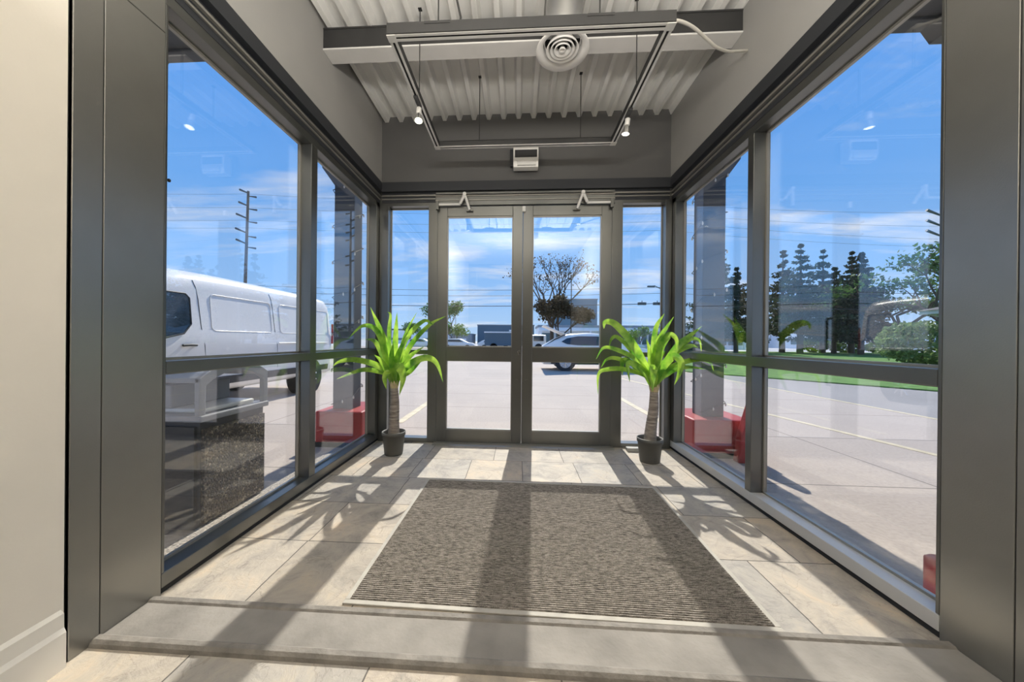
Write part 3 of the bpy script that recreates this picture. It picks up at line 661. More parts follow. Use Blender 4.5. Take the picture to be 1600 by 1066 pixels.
# columns with red plinths and string lights
def column(xa, xb, sg, side):
    ya, yb = 3.90, 4.10
    e = empty('canopy_column', ((xa+xb)/2, 4.0, G), 'charcoal square canopy column outside the %s window, standing on a red plinth' % side, 'column', 'canopy columns')
    box(xa, xb, ya, yb, .25, 3.45).build('shaft', M['column'], e, .006)
    xo = xb if sg > 0 else xa
    MB().prism([(xo, 2.88), (xo+sg*.16, 3.10), (xo+sg*.16, 3.45), (xo, 3.45)], ya+.01, yb-.01, 'y').build('bracket', M['column'], e)
    c = empty('column_plinth', ((xa+xb)/2, 4.0, G), 'red painted concrete plinth under the %s charcoal column' % side, 'plinth', 'red plinths')
    x0, x1 = (1.87, 2.50) if sg > 0 else (-2.29, -1.74)
    MB().box(x0, x1, 3.74, 4.40, G, .25).build('block', M['red'], c, .02)
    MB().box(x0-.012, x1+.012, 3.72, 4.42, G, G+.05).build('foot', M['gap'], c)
    s = empty('string_lights', ((xa+xb)/2, 4.0, 0), 'string of small bulbs wound round the %s outside column' % side, 'string lights', 'string lights')
    pts = []; cxm, cym, hx, hy = (xa+xb)/2, 4.0, (xb-xa)/2+.012, .112
    for lev in range(7):
        z = .30+lev*.42
        for k, (a, b) in enumerate(((-1, -1), (1, -1), (1, 1), (-1, 1))): pts.append((cxm+a*hx, cym+b*hy, z+k*.105))
    MB().tube(pts, .005, 6, smooth=False).build('cable', M['wire'], s)
    for i in range(len(pts)-1):
        p = Vector(pts[i])*.5+Vector(pts[i+1])*.5
        for q in ((Vector(pts[i]),) if i % 3 else (p,)):
            MB().lathe([(0, -.036), (.007, -.030), (.010, -.016), (.006, -.003), (.005, .004), (0, .004)], q.x, q.y, q.z, 8).build('bulb', M['bulb'], s)
column(2.035, 2.275, 1, 'right'); column(-2.17, -1.925, -1, 'left')
for sg, side in ((1, 'right'), (-1, 'left')):
    e = empty('entrance_canopy', (sg*2.4, 1.2, 3.25), 'charcoal canopy roof overhanging the %s side window' % side, 'canopy')
    xs = sorted((sg*(1.72 if sg > 0 else 1.66), sg*6.5))
    box(*xs, -3, 2.55, 3.27, 3.50).build('canopy_slab', M['canopy'], e)
    box(*xs, 2.45, 2.56, 3.25, 3.55).build('fascia', M['canopy'], e, .01)
    MB().prism([(sg*2.78, 3.25), (sg*2.84, 3.16), (sg*3.3, 3.16), (sg*3.3, 3.25)], 2.0, 2.55, 'y').build('bracket', M['canopy'], e)
    x0, x1 = (2.035, 2.275) if sg > 0 else (-2.17, -1.925)
    box(x0, x1, 2.56, 4.10, 3.46, 3.62).build('cross_beam', M['canopy'], e)
# bollards and red posts
for (x, y, h, rr, lab) in ((2.02, 1.74, .20, .055, 'short red post by the ground outside the large right window'), (-2.02, 1.62, .22, .05, 'short red post by the left pilaster outside')):
    tag(MB().lathe([(0, 0), (rr, 0), (rr, h-.01), (rr-.012, h), (0, h)], x, y, G, 22).build('red_post', M['red']), lab, 'post', 'short red posts')
e = empty('red_bumper_post', (2.35, 3.63, G), 'tapered red metal guard standing beside the right red plinth', 'bumper')
MB().prism([(2.24, G), (2.46, G), (2.46, .40), (2.42, .47), (2.37, .47), (2.27, .12)], 3.58, 3.68, 'y').build('plate', M['red'], e, .01)

# litter bin
e = empty('litter_bin', (-2.25, 2.25, G), 'litter bin with pebble aggregate panels and grey hood outside the left window', 'litter bin')
bx0, bx1, by0, by1 = -2.46, -1.94, 1.98, 2.52
zb = G+.72
box(bx0+.01, bx1-.01, by0+.01, by1-.01, G+.03, zb).build('bin_body', M['cab_metal'], e)
box(bx1-.012, bx1+.012, by0+.02, by1-.02, G+.07, zb-.07).build('aggregate_panel', M['aggregate'], e)
box(bx0+.03, bx1-.03, by0-.008, by0+.012, G+.07, zb-.05).build('access_door', M['plastic_black'], e)
box(bx0-.015, bx1+.02, by0-.015, by1+.015, zb-.02, zb+.02).build('rim', M['hood'], e, .008)
cxb, cyb = (bx0+bx1)/2, (by0+by1)/2
def hoodring(hx, hy, z, n=6): return [(cxb+a*hx, cyb+b*hy, z) for a, b in ((-1, -1), (1, -1), (1, 1), (-1, 1))]
hy_, n_ = .285, 12
arch = [(cyb+hy_*(-1+2*k/n_), zb+.335-.085*abs(-1+2*k/n_)**2.4) for k in range(n_+1)]
inner = [(cyb+(hy_-.045)*(1-2*k/n_), zb+.275-.075*abs(1-2*k/n_)**2.4) for k in range(n_+1)]
mb = MB(); mb.prism([(cyb-hy_, zb+.02)]+arch+[(cyb+hy_, zb+.02), (cyb+hy_-.045, zb+.02)]+inner+[(cyb-hy_+.045, zb+.02)], cxb-.27, cxb-.235, 'x')
mb.prism([(cyb-hy_, zb+.02)]+arch+[(cyb+hy_, zb+.02), (cyb+hy_-.045, zb+.02)]+inner+[(cyb-hy_+.045, zb+.02)], cxb+.235, cxb+.27, 'x')
top_ = arch+[(p[0], p[1]-.03) for p in arch[::-1]]
mb.prism(top_, cxb-.268, cxb+.268, 'x')
mb.build('hood', M['hood'], e, .006)
box(cxb-.20, cxb+.22, cyb-.21, cyb+.21, zb+.02, zb+.05).build('tray', M['white_metal'], e, .01)
box(cxb-.05, cxb+.02, by0+.05, by1-.05, zb+.05, zb+.20).build('inner_flap', M['hood'], e, .01)

# ------------------------------------------------------------ vehicles
def loft(secs, ring, smooth=True):
    """secs: list of positions t; ring(t)->list of (x,z)"""
    mb = MB(); n = None; vs = []
    for t in secs:
        rg = ring(t); n = len(rg); vs += [(p[0], t, p[1]) for p in rg]
    fs = []
    for i in range(len(secs)-1):
        for k in range(n): fs.append((i*n+k, i*n+(k+1) % n, (i+1)*n+(k+1) % n, (i+1)*n+k))
    mb.add(vs, fs, smooth); mb.add(vs[:n], [tuple(range(n))[::-1]]); mb.add(vs[-n:], [tuple(range(n))]); return mb
def xform(mb, mtx): mb.v = [tuple(mtx @ Vector(v)) for v in mb.v]; return mb
def interp(tab, t):
    for i in range(len(tab)-1):
        if t <= tab[i+1][0]:
            a, b = tab[i], tab[i+1]; k = (t-a[0])/(b[0]-a[0]) if b[0] > a[0] else 0; k = max(0, min(1, k))
            return a[1]+(b[1]-a[1])*k
    return tab[-1][1]
def wheel(parent, mtx, x, t, R, sg, wd=.22):
    def tr(m_): return xform(m_, mtx)
    c0 = x; c1 = x-sg*wd
    o = tr(MB().tube([(c0, t, R), (c0-sg*.02, t, R), (c1, t, R)], [R*.94, R, R], 28)).build('tyre', M['tyre'], parent)
    tr(MB().tube([(c0+sg*.004, t, R), (c0-sg*.02, t, R)], [R*.66, R*.70], 28)).build('rim', M['rim'], o)
    mb = MB()
    for k in range(5):
        a = 2*PI*k/5
        for da in (-.28, .28):
            mb.box(-.004, .006, -.035, .035, 0, 0, None) if False else None
            p0 = Vector((c0+sg*.006, t+R*.12*math.cos(a), R+R*.12*math.sin(a))); p1 = Vector((c0+sg*.006, t+R*.60*math.cos(a+da), R+R*.60*math.sin(a+da)))
            mb.tube([p0, p1], .018, 6)
    tr(mb).build('spokes', M['chrome'], o)
# van: t=0 rear .. 5.6 front; local x width; z up from ground
VH = 2.24
vtop = [(0, 2.16), (.12, 2.25), (.6, 2.28), (3.2, 2.28), (3.9, 2.25), (4.3, 2.14), (4.95, 1.46), (5.15, 1.3), (5.45, 1.12), (5.6, .8)]
vw = [(0, .96), (.08, .99), (.3, 1.0), (4.6, 1.0), (5.2, .95), (5.5, .85), (5.6, .7)]
def vring(t):
    H_ = interp(vtop, t); w = interp(vw, t); k = w
    if H_ > 1.5:
        half = [(.86*k, .36), (.96*k, .42), (.985*k, .62), (1.0*k, .95), (.995*k, 1.28), (.965*k, 1.36), (.915*k, H_*.86), (.87*k, H_*.925), (.80*k, H_*.965), (.62*k, H_*.99), (.3*k, H_)]
    else:
        half = [(.86*k, .36), (.96*k, .42), (.985*k, .5), (.99*k, .6), (.98*k, H_*.72), (.96*k, H_*.80), (.93*k, H_*.88), (.88*k, H_*.93), (.8*k, H_*.97), (.6*k, H_*.99), (.3*k, H_)]
    return [(x, z) for x, z in half]+[(-x, z) for x, z in half[::-1]]
VX, VY = -5.74, 8.50
VM = Matrix.Translation((VX, VY, G)) @ Matrix.Rotation(PI, 4, 'Z')      # local +t -> world -Y ; local +x -> world -X
VM = Matrix.Translation((VX, VY, G)) @ Matrix.Scale(-1, 4, (0, 1, 0))
e = empty('cargo_van', (VX, VY-2.8, G), 'white windowless cargo van parked outside the left window', 'van')
secs = [0, .04, .12, .3, .6]+[1+.4*i for i in range(8)]+[4.0, 4.15, 4.3, 4.5, 4.75, 5.0, 5.2, 5.35, 5.45, 5.55, 5.6]
body = xform(loft(secs, vring), VM).build('van_body', M['white_car'], e)
def side_pt(t, z, off=.006):
    rg = vring(t)[:11]
    for i in range(10):
        if rg[i][1] <= z <= rg[i+1][1]:
            k = (z-rg[i][1])/(rg[i+1][1]-rg[i][1]); return (rg[i][0]+(rg[i+1][0]-rg[i][0])*k+off, t, z)
    return (rg[-1][0], t, z)
def side_patch(name, poly_fn, mtl, off=.006, th=.01):
    pass
def rrect(t0, t1, z0, z1, rr, n=4):
    out = []
    for (cx, cz, a0) in ((t1-rr, z1-rr, 0), (t0+rr, z1-rr, PI/2), (t0+rr, z0+rr, PI), (t1-rr, z0+rr, 1.5*PI)):
        for k in range(n+1): a = a0+k/n*PI/2; out.append((cx+rr*math.cos(a), cz+rr*math.sin(a)))
    return out
def grid_patch(t0, t1, z0, z1, off, nt=6, nz=8):
    mb = MB(); vs = []
    for i in range(nt+1):
        for j in range(nz+1): vs.append(side_pt(t0+(t1-t0)*i/nt, z0+(z1-z0)*j/nz, off))
    fs = [(i*(nz+1)+j, (i+1)*(nz+1)+j, (i+1)*(nz+1)+j+1, i*(nz+1)+j+1) for i in range(nt) for j in range(nz)]
    mb.add(vs, fs, True); return mb
def outline(pts, rad, off=.002): return MB().tube([side_pt(t, z, off) for (t, z) in pts+[pts[0]]], rad, 6, cap=False)
# window of the front door
wp = [(3.86, 1.40), (3.86, 1.90), (3.90, 1.96), (4.35, 1.93), (4.62, 1.62), (4.75, 1.40), (4.75, 1.22), (4.4, 1.24), (4.0, 1.32)]
def poly_patch(pts, off):
    cz = sum(p[1] for p in pts)/len(pts); ct = sum(p[0] for p in pts)/len(pts)
    vs = [side_pt(ct, cz, off)]; n = len(pts)
    for k in (.33, .66, 1): vs += [side_pt(ct+(t-ct)*k, cz+(z-cz)*k, off) for t, z in pts]
    fs = [(0, 1+i, 1+(i+1) % n) for i in range(n)]
    for l in range(2): fs += [(1+l*n+i, 1+(l+1)*n+i, 1+(l+1)*n+(i+1) % n, 1+l*n+(i+1) % n) for i in range(n)]
    return MB().add(vs, fs, False)
wpt = [(3.78, 1.42), (3.78, 1.80), (3.84, 1.86), (4.25, 1.86), (4.50, 1.58), (4.70, 1.38), (4.70, 1.20), (4.25, 1.20), (3.92, 1.28)]
xform(poly_patch(wpt, .006), VM).build('side_window', M['car_glass'], e)
xform(outline(wpt, .012, .006), VM).build('window_seal', M['plastic_black'], e)
for (ta, tb) in ((2.14, 3.44), (1.05, 1.90), (.14, .90)):
    rr = rrect(ta, tb, 1.33, 1.90, .07)
    xform(outline(rr, .009, .001), VM).build('panel_pressing', M['white_car'], e)
for tt in (3.68, 2.05, .98 if False else 2.05):
    pass
for tt in (3.59, 2.03):
    xform(MB().tube([side_pt(tt+dt, z, .0005) for dt, z in ((-.04, .48), (-.02, .8), (0, 1.1), (.03, 1.4), (.05, 1.8), (.07, 1.97), (.09, 2.08))], .0055, 6), VM).build('door_seam', M['plastic_black'], e)
xform(MB().tube([side_pt(3.74, 1.11, .02), side_pt(3.84, 1.115, .035), side_pt(3.95, 1.11, .02)], .018, 8), VM).build('door_handle', M['plastic_black'], e)
xform(grid_patch(.2, 4.3, .47, .60, .012, 10, 3), VM).build('side_moulding', M['plastic_black'], e)
xform(MB().tube([side_pt(.3, 1.13, .012), side_pt(2.0, 1.13, .012)], .014, 6), VM).build('slide_rail', M['white_car'], e)
for t in (.92, 4.45):
    for s_ in (1, -1): wheel(e, VM, s_*.99, t, .35, s_)
    xform(MB().tube([(1.003, t, .36), (.7, t, .36)], .42, 28), VM).build('wheel_arch', M['plastic_black'], e)
xform(box(.97, 1.0, -.02, .03, 1.1, 1.6), VM).build('tail_lamp', M['red'], e)
xform(box(-.9, .9, -.05, .05, .42, .58), VM).build('rear_bumper', M['plastic_black'], e)

# SUV: rear at left, tailgate open. local t 0 rear .. 4.6 front along +X
stop_ = [(0, .95), (.05, 1.05), (.5, 1.32), (.95, 1.52), (1.8, 1.58), (2.6, 1.54), (2.9, 1.44), (3.5, 1.08), (3.7, 1.02), (4.4, .92), (4.6, .7)]
sbelt = [(0, .9), (.6, 1.02), (3.4, .95), (4.6, .68)]
def sring(t):
    H_ = interp(stop_, t); w = interp([(0, .82), (.2, .9), (4.0, .9), (4.5, .78), (4.6, .65)], t); bz = min(interp(sbelt, t), H_-.03)
    half = [(w*.85, .26), (w*.95, .34), (w, .6), (w*.985, bz-.02), (w*.96, bz), (w*.96-.16*(H_-bz), bz+(H_-bz)*.45), (w*.96-.40*(H_-bz), bz+(H_-bz)*.86), (w*.6, H_-.015 if H_-.015 > bz else H_), (w*.3, H_)]
    return half+[(-x, z) for x, z in half[::-1]]
SX, SY = 1.07, 14.05
SM = Matrix.Translation((SX, SY+.9, G)) @ Matrix(((0, 1, 0, 0), (1, 0, 0, 0), (0, 0, 1, 0), (0, 0, 0, 1))) @ Matrix.Scale(-1, 4, (1, 0, 0))   # local x -> -Y side facing us, t -> +X
SM = Matrix.Translation((SX, SY+.9, G)) @ Matrix(((0, 1, 0, 0), (-1, 0, 0, 0), (0, 0, 1, 0), (0, 0, 0, 1)))
e = empty('suv', (SX+2.3, SY+.9, G), 'white sport utility car with its tailgate raised, parked beyond the right door', 'car')
xform(loft([0, .05, .2, .5, .8, 1.0, 1.4, 1.8, 2.2, 2.6, 2.9, 3.2, 3.5, 3.7, 4.0, 4.3, 4.5, 4.6], sring), SM).build('car_body', M['white_car'], e)
def sside(t, z, off=.008):
    rg = sring(t)[:9]
    for i in range(8):
        if rg[i][1] <= z <= rg[i+1][1]:
            k = (z-rg[i][1])/max(1e-6, rg[i+1][1]-rg[i][1]); return (rg[i][0]+(rg[i+1][0]-rg[i][0])*k+off, t, z)
    return (rg[-1][0]+off, t, z)
sp = side_pt; side_pt = sside
wn = [(.72, 1.20), (.95, 1.34), (1.4, 1.43), (2.2, 1.43), (2.62, 1.37), (3.15, 1.08), (3.0, 1.05), (1.4, 1.06), (.95, 1.10)]
xform(poly_patch(wn, .014), SM).build('side_window', M['car_glass'], e)
for tt in (1.05, 2.05):
    xform(MB().tube([side_pt(tt, z, .001) for z in (.35, .6, .95)], .006, 5), SM).build('door_seam', M['plastic_black'], e)
xform(grid_patch(.3, 4.2, .29, .40, .012, 8, 2), SM).build('sill_moulding', M['plastic_black'], e)
side_pt = sp
for t in (.88, 3.62):
    for s_ in (1, -1): wheel(e, SM, s_*.90, t, .36, s_)
    xform(MB().tube([(.902, t, .40), (.6, t, .40)], .42, 26), SM).build('wheel_arch', M['plastic_black'], e)
th = MB()
a0 = Vector((0, .92, 1.52)); a1 = Vector((0, .02, 1.90)); a2 = a1
for (wd_, p, q, tk) in ((.70, a0, a1, .04),):
    d = (q-p).normalized(); nrm = Vector((0, -d.z, d.y))
    th.add([p+Vector((s_*wd_, 0, 0))+nrm*k for s_ in (-1, 1) for k in (0, tk)]+[q+Vector((s_*wd_, 0, 0))+nrm*k for s_ in (-1, 1) for k in (0, tk)], [(0, 1, 3, 2), (4, 6, 7, 5), (0, 4, 5, 1), (2, 3, 7, 6), (0, 2, 6, 4), (1, 5, 7, 3)])
xform(th, SM).build('tailgate', M['white_car'], e, .01)
xform(MB().tube([(.68, .85, 1.48), (.66, .30, 1.16)], .012, 6).tube([(-.68, .85, 1.48), (-.66, .30, 1.16)], .012, 6), SM).build('gas_strut', M['plastic_black'], e)
xform(MB().tube([(.74, .04, 1.0), (.72, .45, 1.29), (.70, .90, 1.50)], .022, 6), SM).build('hatch_edge', M['plastic_black'], e)

# distant small cars
def simple_car(x, y, L_, H_, m_, label, name='parked_car'):
    e = empty(name, (x, y, G), label, 'car', 'cars parked far across the lot')
    s = L_/4.6
    def rg(t):
        return [(a*s, b*H_/1.58) for a, b in sring(t/s)]
    mtx = Matrix.Translation((x, y, G)) @ Matrix(((0, 1, 0, 0), (-1, 0, 0, 0), (0, 0, 1, 0), (0, 0, 0, 1)))
    xform(loft([t*s for t in (0, .05, .2, .5, .8, 1.0, 1.8, 2.6, 2.9, 3.5, 3.7, 4.3, 4.6)], rg), mtx).build('car_body', m_, e)
    xform(MB().add([(.91*s, a*s, b*H_/1.58) for a, b in ((.75, 1.12), (1.0, 1.42), (2.5, 1.42), (3.1, 1.08))], [(0, 1, 2, 3)]).add([(.86*s, a*s, b*H_/1.58) for a, b in ((.75, 1.12), (1.0, 1.42), (2.5, 1.42), (3.1, 1.08))], [(3, 2, 1, 0)]), mtx).build('side_window', M['car_glass'], e)
    for t in (.85, 3.65): xform(MB().tube([(.92*s, t*s, .33*s), (.6*s, t*s, .33*s)], .33*s, 16), mtx).build('tyre', M['tyre'], e)
grey_car = mat('grey_car_paint', (.10, .14, .18), .3); blue_car = mat('navy_car_paint', (.03, .04, .07), .3)
simple_car(-10.2, 46, 4.4, 1.45, M['white_car'], 'white car parked far off beside the green tree')
simple_car(-5.2, 45, 4.6, 1.40, M['white_car'], 'white car far off, just left of the dark truck')
simple_car(-15.6, 47, 4.4, 1.45, M['white_car'], 'white car far off in the left sidelight')
simple_car(10.0, 40, 4.4, 1.5, M['white_car'], 'white car far off beyond the raised tailgate car')
simple_car(15.3, 38, 4.6, 1.5, blue_car, 'dark car far off in the right sidelight')
# dark box truck
e = empty('box_truck', (-2.5, 42, G), 'dark grey box truck far off behind the left door', 'truck')
box(-4.0, 1.6, 41, 43.2, G+.6, G+2.15).build('cargo_box', M['b_blue'], e, .05); box(-4.05, 1.65, 40.95, 43.25, G+2.15, G+2.3).build('roof_cap', M['b_white'], e)
box(1.7, 3.4, 41.1, 43.1, G+.5, G+1.95).build('cab', M['white_car'], e, .1); box(1.9, 3.1, 41.06, 41.1, G+1.2, G+1.8).build('cab_window', M['car_glass'], e)
for x in (-2.9, 2.5): MB().tube([(x, 41, G+.45), (x, 41.3, G+.45)], .45, 18).build('tyre', M['tyre'], e)

# ------------------------------------------------------------ buildings
def building(name, x0, x1, y, d, h, m_, label, wins=(), roofm=None, cap=.3, cat='building'):
    e = empty(name, ((x0+x1)/2, y, G), label, cat)
    box(x0, x1, y, y+d, G, h).build('wall', m_, e)
    box(x0-.15, x1+.15, y-.15, y+d+.15, h, h+cap).build('roof_edge', roofm or M['b_grey'], e)
    for (a, b, z0, z1, mm) in wins: box(a, b, y-.12, y+.02, z0, z1).build('window', mm, e)
    return e
building('warehouse', -14.0, 5.6, 118, 30, 6.3, M['b_blue'], 'blue-grey metal warehouse behind the left door', [(-3, 5, 2.6, 3.3, M['b_white']), (-3, 5, 4.3, 4.8, M['b_white'])])
building('tower_block', 11.5, 25.6, 112, 20, 14.6, M['b_teal'], 'tall teal clad block behind the leafless tree', [(16, 22, 2, 5.2, M['b_glass'])])
ws = [(4.4+i*2.9, 6.9+i*2.9, .6, 2.6, M['b_glass']) for i in range(13)]
e = building('shop_row', 4.0, 42.0, 66, 10, 3.7, M['b_white'], 'long low white row of shop fronts with glazed bays across the street', ws, cap=.45)
box(4, 42, 64.4, 66, 3.0, 3.25).build('awning', M['b_white'], e); 
for i in range(9): box(4.2+i*4.6, 4.5+i*4.6, 64.4, 64.7, G, 3.0).build('awning_post', M['b_white'], e)
building('distant_hall', -31, -22.5, 105, 12, 3.6, M['b_white'], 'pale low hall with dark roof edge far off in the left sidelight', [(-30, -24, 1, 1.6, M['b_glass'])], M['b_teal'], .8)
building('distant_shed', -46, -31.5, 105, 12, 4.0, M['b_white'], 'long white shed furthest left behind the left plant', [(-44, -34, 1, 1.6, M['b_glass'])], M['b_blue'], .5)
building('small_shed', -21.8, -15.2, 112, 10, 3.0, M['b_grey'], 'small grey shed far off beside the warehouse', [(-21, -17, 1, 1.6, M['b_white'])], M['b_teal'])
building('far_store', 42, 62, 92, 12, 4.2, M['b_grey'], 'grey store far behind the conifers', [(44, 60, .8, 2.2, M['b_white'])])
building('white_garage', 62.5, 100, 84, 12, 4.0, M['b_white'], 'white garage building behind the spreading tree', [(64, 98, .8, 2.2, M['b_glass'])])
building('roadside_store', 63, 72, 64, 6, 3.0, M['b_white'], 'small white store beyond the street on the right', [(64, 71, .8, 2.2, M['b_glass'])])
# bungalow with eave at the right
e = empty('bungalow', (30, 15, G), 'bungalow with white soffit eave at the right edge of the big window', 'house')
box(24.0, 36, 10, 19.6, G, 2.75).build('wall', M['b_grey'], e)
box(22.6, 37, 9, 20.6, 2.75, 2.95).build('eave', M['soffit'], e)
MB().prism([(22.5, 2.95), (37.1, 2.95), (29.8, 4.5)], 8.9, 20.7, 'y').build('roof', M['roof'], e)
MB().tube([(22.8, 20.3, 2.75), (23.4, 20.0, 2.5), (23.95, 19.55, 2.3), (23.95, 19.55, G)], .05, 8).build('downpipe', M['soffit'], e)

# ------------------------------------------------------------ trees
def leaves_mesh(mb, centre, rad, n, size, rnd, flat=1.0):
    for _ in range(n):
        while True:
            p = Vector((rnd.uniform(-1, 1), rnd.uniform(-1, 1), rnd.uniform(-1, 1)))
            if p.length <= 1: break
        p = Vector(centre)+Vector((p.x*rad[0], p.y*rad[1], p.z*rad[2]))
        a = Vector((rnd.gauss(0, 1), rnd.gauss(0, 1), rnd.gauss(0, 1)*flat)).normalized(); b = a.cross(Vector((rnd.gauss(0, 1), rnd.gauss(0, 1), rnd.gauss(0, 1)))).normalized()
        s = size*rnd.uniform(.6, 1.4)
        mb.add([p-a*s, p+b*s*.6, p+a*s, p-b*s*.6], [(0, 1, 2, 3)])
def limb(mb, p, d, L_, r_, depth, rnd, ends, spread=.55):
    q = p+d*L_; mid = p+d*L_*.5+Vector((rnd.uniform(-1, 1), rnd.uniform(-1, 1), rnd.uniform(-.3, .6)))*L_*.07
    mb.tube([p, mid, q], [r_, r_*.85, r_*.68], 6, cap=False); ends.append((q, depth))
    if depth == 0: return
    for _ in range(rnd.choice((2, 3, 3))):
        nd = (d+Vector((rnd.gauss(0, spread), rnd.gauss(0, spread), rnd.gauss(.12, spread*.6)))).normalized()
        limb(mb, q, nd, L_*rnd.uniform(.62, .82), r_*.62, depth-1, rnd, ends, spread)
def conifer(x, y, h, rb_, seed, label, m_='leaf_conifer', z0=.18, dens=1.0):
    rnd = random.Random(seed); e = empty('conifer_tree', (x, y, G), label, 'tree', 'trees on the verge to the right')
    t = MB(); t.tube([(x, y, G), (x+rnd.uniform(-.1, .1), y, G+h*.5), (x, y, G+h)], [h*.026, h*.016, .02], 8)
    t.build('tree_trunk', M['bark'], e); mb = MB()
    nl = int(18*dens)
    for i in range(nl):
        s = i/(nl-1); z = G+h*(z0+(1-z0)*s)+rnd.uniform(-.15, .15); rr = rb_*1.45*(1-s)**1.05+.08
        for k in range(7 if s < .8 else 4):
            a = rnd.uniform(0, 2*PI); L_ = rr*rnd.choice((.5, .75, .95, 1.0, 1.25)); nq = max(2, int(L_*3)); up = rnd.uniform(-.12, .22)
            for q in range(nq):
                u_ = (q+.8)/nq
                c = Vector((x+math.cos(a)*L_*u_, y+math.sin(a)*L_*u_, z+up*L_*u_+rnd.uniform(-.08, .08)))
                leaves_mesh(mb, c, (.60*(1.15-s*.8), .60*(1.15-s*.8), .30*(1.1-.5*s)), 14, .16, rnd, .6)
    mb.build('needles', M[m_], e)
def broadleaf(x, y, h, seed, label, m_, n=60, size=.16, trunk=.25, spread=.6, cl=(.9, .9, .6), name='broadleaf_tree', depth=4, first=.30, lean=0, group=None, per=26):
    rnd = random.Random(seed); e = empty(name, (x, y, G), label, 'tree', group)
    t = MB(); ends = []
    t.tube([(x, y, G), (x+lean, y, G+h*first)], [trunk, trunk*.8], 10)
    for _ in range(4):
        d = Vector((rnd.gauss(0, spread), rnd.gauss(0, spread), 1)).normalized(); limb(t, Vector((x+lean, y, G+h*first)), d, h*.24, trunk*.55, depth-1, rnd, ends, spread)
    t.build('tree_trunk', M['bark'], e); mb = MB()
    for (p, dp) in ends:
        if dp <= 1: leaves_mesh(mb, p, cl, per, size, rnd)
    mb.build('leaf_crown', M[m_], e); return e
def px(xp, Y): return atY(xp, 533, Y).x
# verge trees right: (pixel column, distance, height, radius)
conifer(px(1250, 42.0), 42.0, 12.6, 2.6, 11, 'thin tall conifer at the left of the large right window', z0=.2, dens=.9)
conifer(px(1222, 46.2), 46.2, 13.0, 2.6, 12, 'dark full conifer partly hidden by the right mullion', 'leaf_dark')
conifer(px(1285, 46.2), 46.2, 12.9, 3.1, 13, 'conifer with a bare spike top, third from the mullion', z0=.15)
conifer(px(1303, 44.8), 44.8, 10.6, 2.3, 14, 'twin trunk conifer just right of the bare spike top', z0=.22)
conifer(px(1345, 40.6), 40.6, 11.2, 2.5, 15, 'dark bulky conifer in the middle of the large right window', 'leaf_dark', .16, 1.4)
conifer(px(1330, 46.2), 46.2, 12.9, 2.3, 16, 'dark conifer close behind the bulky one', 'leaf_dark', .2)
conifer(px(1128, 47.6), 47.6, 13.0, 3.4, 17, 'conifer seen beside the right outside column', z0=.12)
conifer(px(1150, 43.4), 43.4, 10.1, 2.3, 18, 'shorter conifer right of the outside column', 'leaf_dark')
broadleaf(px(1405, 38), 38, 11.5, 21, 'wide spreading green tree at the right of the large window', 'leaf_green', trunk=.30, spread=.75, cl=(1.1, 1.1, .6), size=.2, group='trees on the verge to the right', per=20, depth=4, first=.22)
broadleaf(px(1470, 34), 34, 11.0, 22, 'green tree cut by the right edge of the large window', 'leaf_green', trunk=.25, spread=.7, cl=(1.1, 1.1, .65), size=.2, group='trees on the verge to the right', per=20)
# bushes
def bush(x, y, rx, rz, seed, label, m_='leaf_bush', n=2400, size=.11):
    rnd = random.Random(seed); e = empty('round_bush', (x, y, G), label, 'bush', 'bushes')
    MB().tube([(x, y, G), (x+.05, y, G+rz)], [.06, .03], 8).build('stem', M['bark'], e)
    mb = MB()
    for _ in range(n):
        d = Vector((rnd.gauss(0, 1), rnd.gauss(0, 1), rnd.gauss(0, 1))).normalized(); k = rnd.uniform(.72, 1.0)+.06*math.sin(d.x*9)+.05*math.sin(d.z*11)
        c = Vector((x+d.x*rx*k, y+d.y*rx*k, G+rz+d.z*rz*k))
        if c.z < G+.05: continue
        leaves_mesh(mb, c, (.05, .05, .05), 2, size, rnd)
    mb.build('leaf_mass', M[m_], e)
bush(px(1440, 20.5), 20.5, 1.75, 1.28, 31, 'large pale green round bush at the right of the big window')
bush(px(1318, 49), 48.5, 2.0, .9, 32, 'low green bush between the conifer trunks', 'leaf_mid', 700, .16)
bush(px(1270, 49), 48.5, 1.5, 1.0, 33, 'small green bush left of the conifer trunks', 'leaf_mid', 600, .16)
bush(px(1372, 49), 48.5, 1.7, .8, 34, 'low bush right of the dark conifer trunk', 'leaf_mid', 600, .16)
# centre trees
broadleaf(px(862, 34), 34, 10.2, 41, 'nearly leafless tree with a few brown leaves behind the right door', 'leaf_brown', trunk=.22, spread=.38, cl=(.5, .5, .5), size=.10, per=3, depth=5, first=.22, name='bare_tree')
broadleaf(px(873, 32), 32, 5.6, 42, 'low brown leafed tree below the leafless one', 'leaf_brown', trunk=.16, spread=.42, cl=(.6, .6, .6), size=.12, per=46, depth=4, first=.25, name='bare_tree')
broadleaf(px(711, 52), 52, 4.7, 43, 'small green tree at the left edge of the left door glass', 'leaf_mid', trunk=.12, spread=.4, cl=(.7, .7, .7), size=.14, per=34, depth=3, first=.2)
broadleaf(px(696, 46), 46, 7.6, 44, 'dark green tree half hidden by the left door stile', 'leaf_green', trunk=.14, spread=.35, cl=(.7, .7, .7), size=.14, per=20, depth=4, first=.2)
broadleaf(px(640, 60), 60, 5.2, 45, 'green tree far off in the left sidelight', 'leaf_green', trunk=.14, spread=.5, cl=(.9, .9, .8), size=.2, per=26, depth=3, first=.2)
broadleaf(px(1000, 58), 58, 4.6, 46, 'small tree in front of the shop row in the right sidelight', 'leaf_mid', trunk=.12, spread=.5, cl=(.8, .8, .7), size=.2, per=12, depth=3, first=.2)

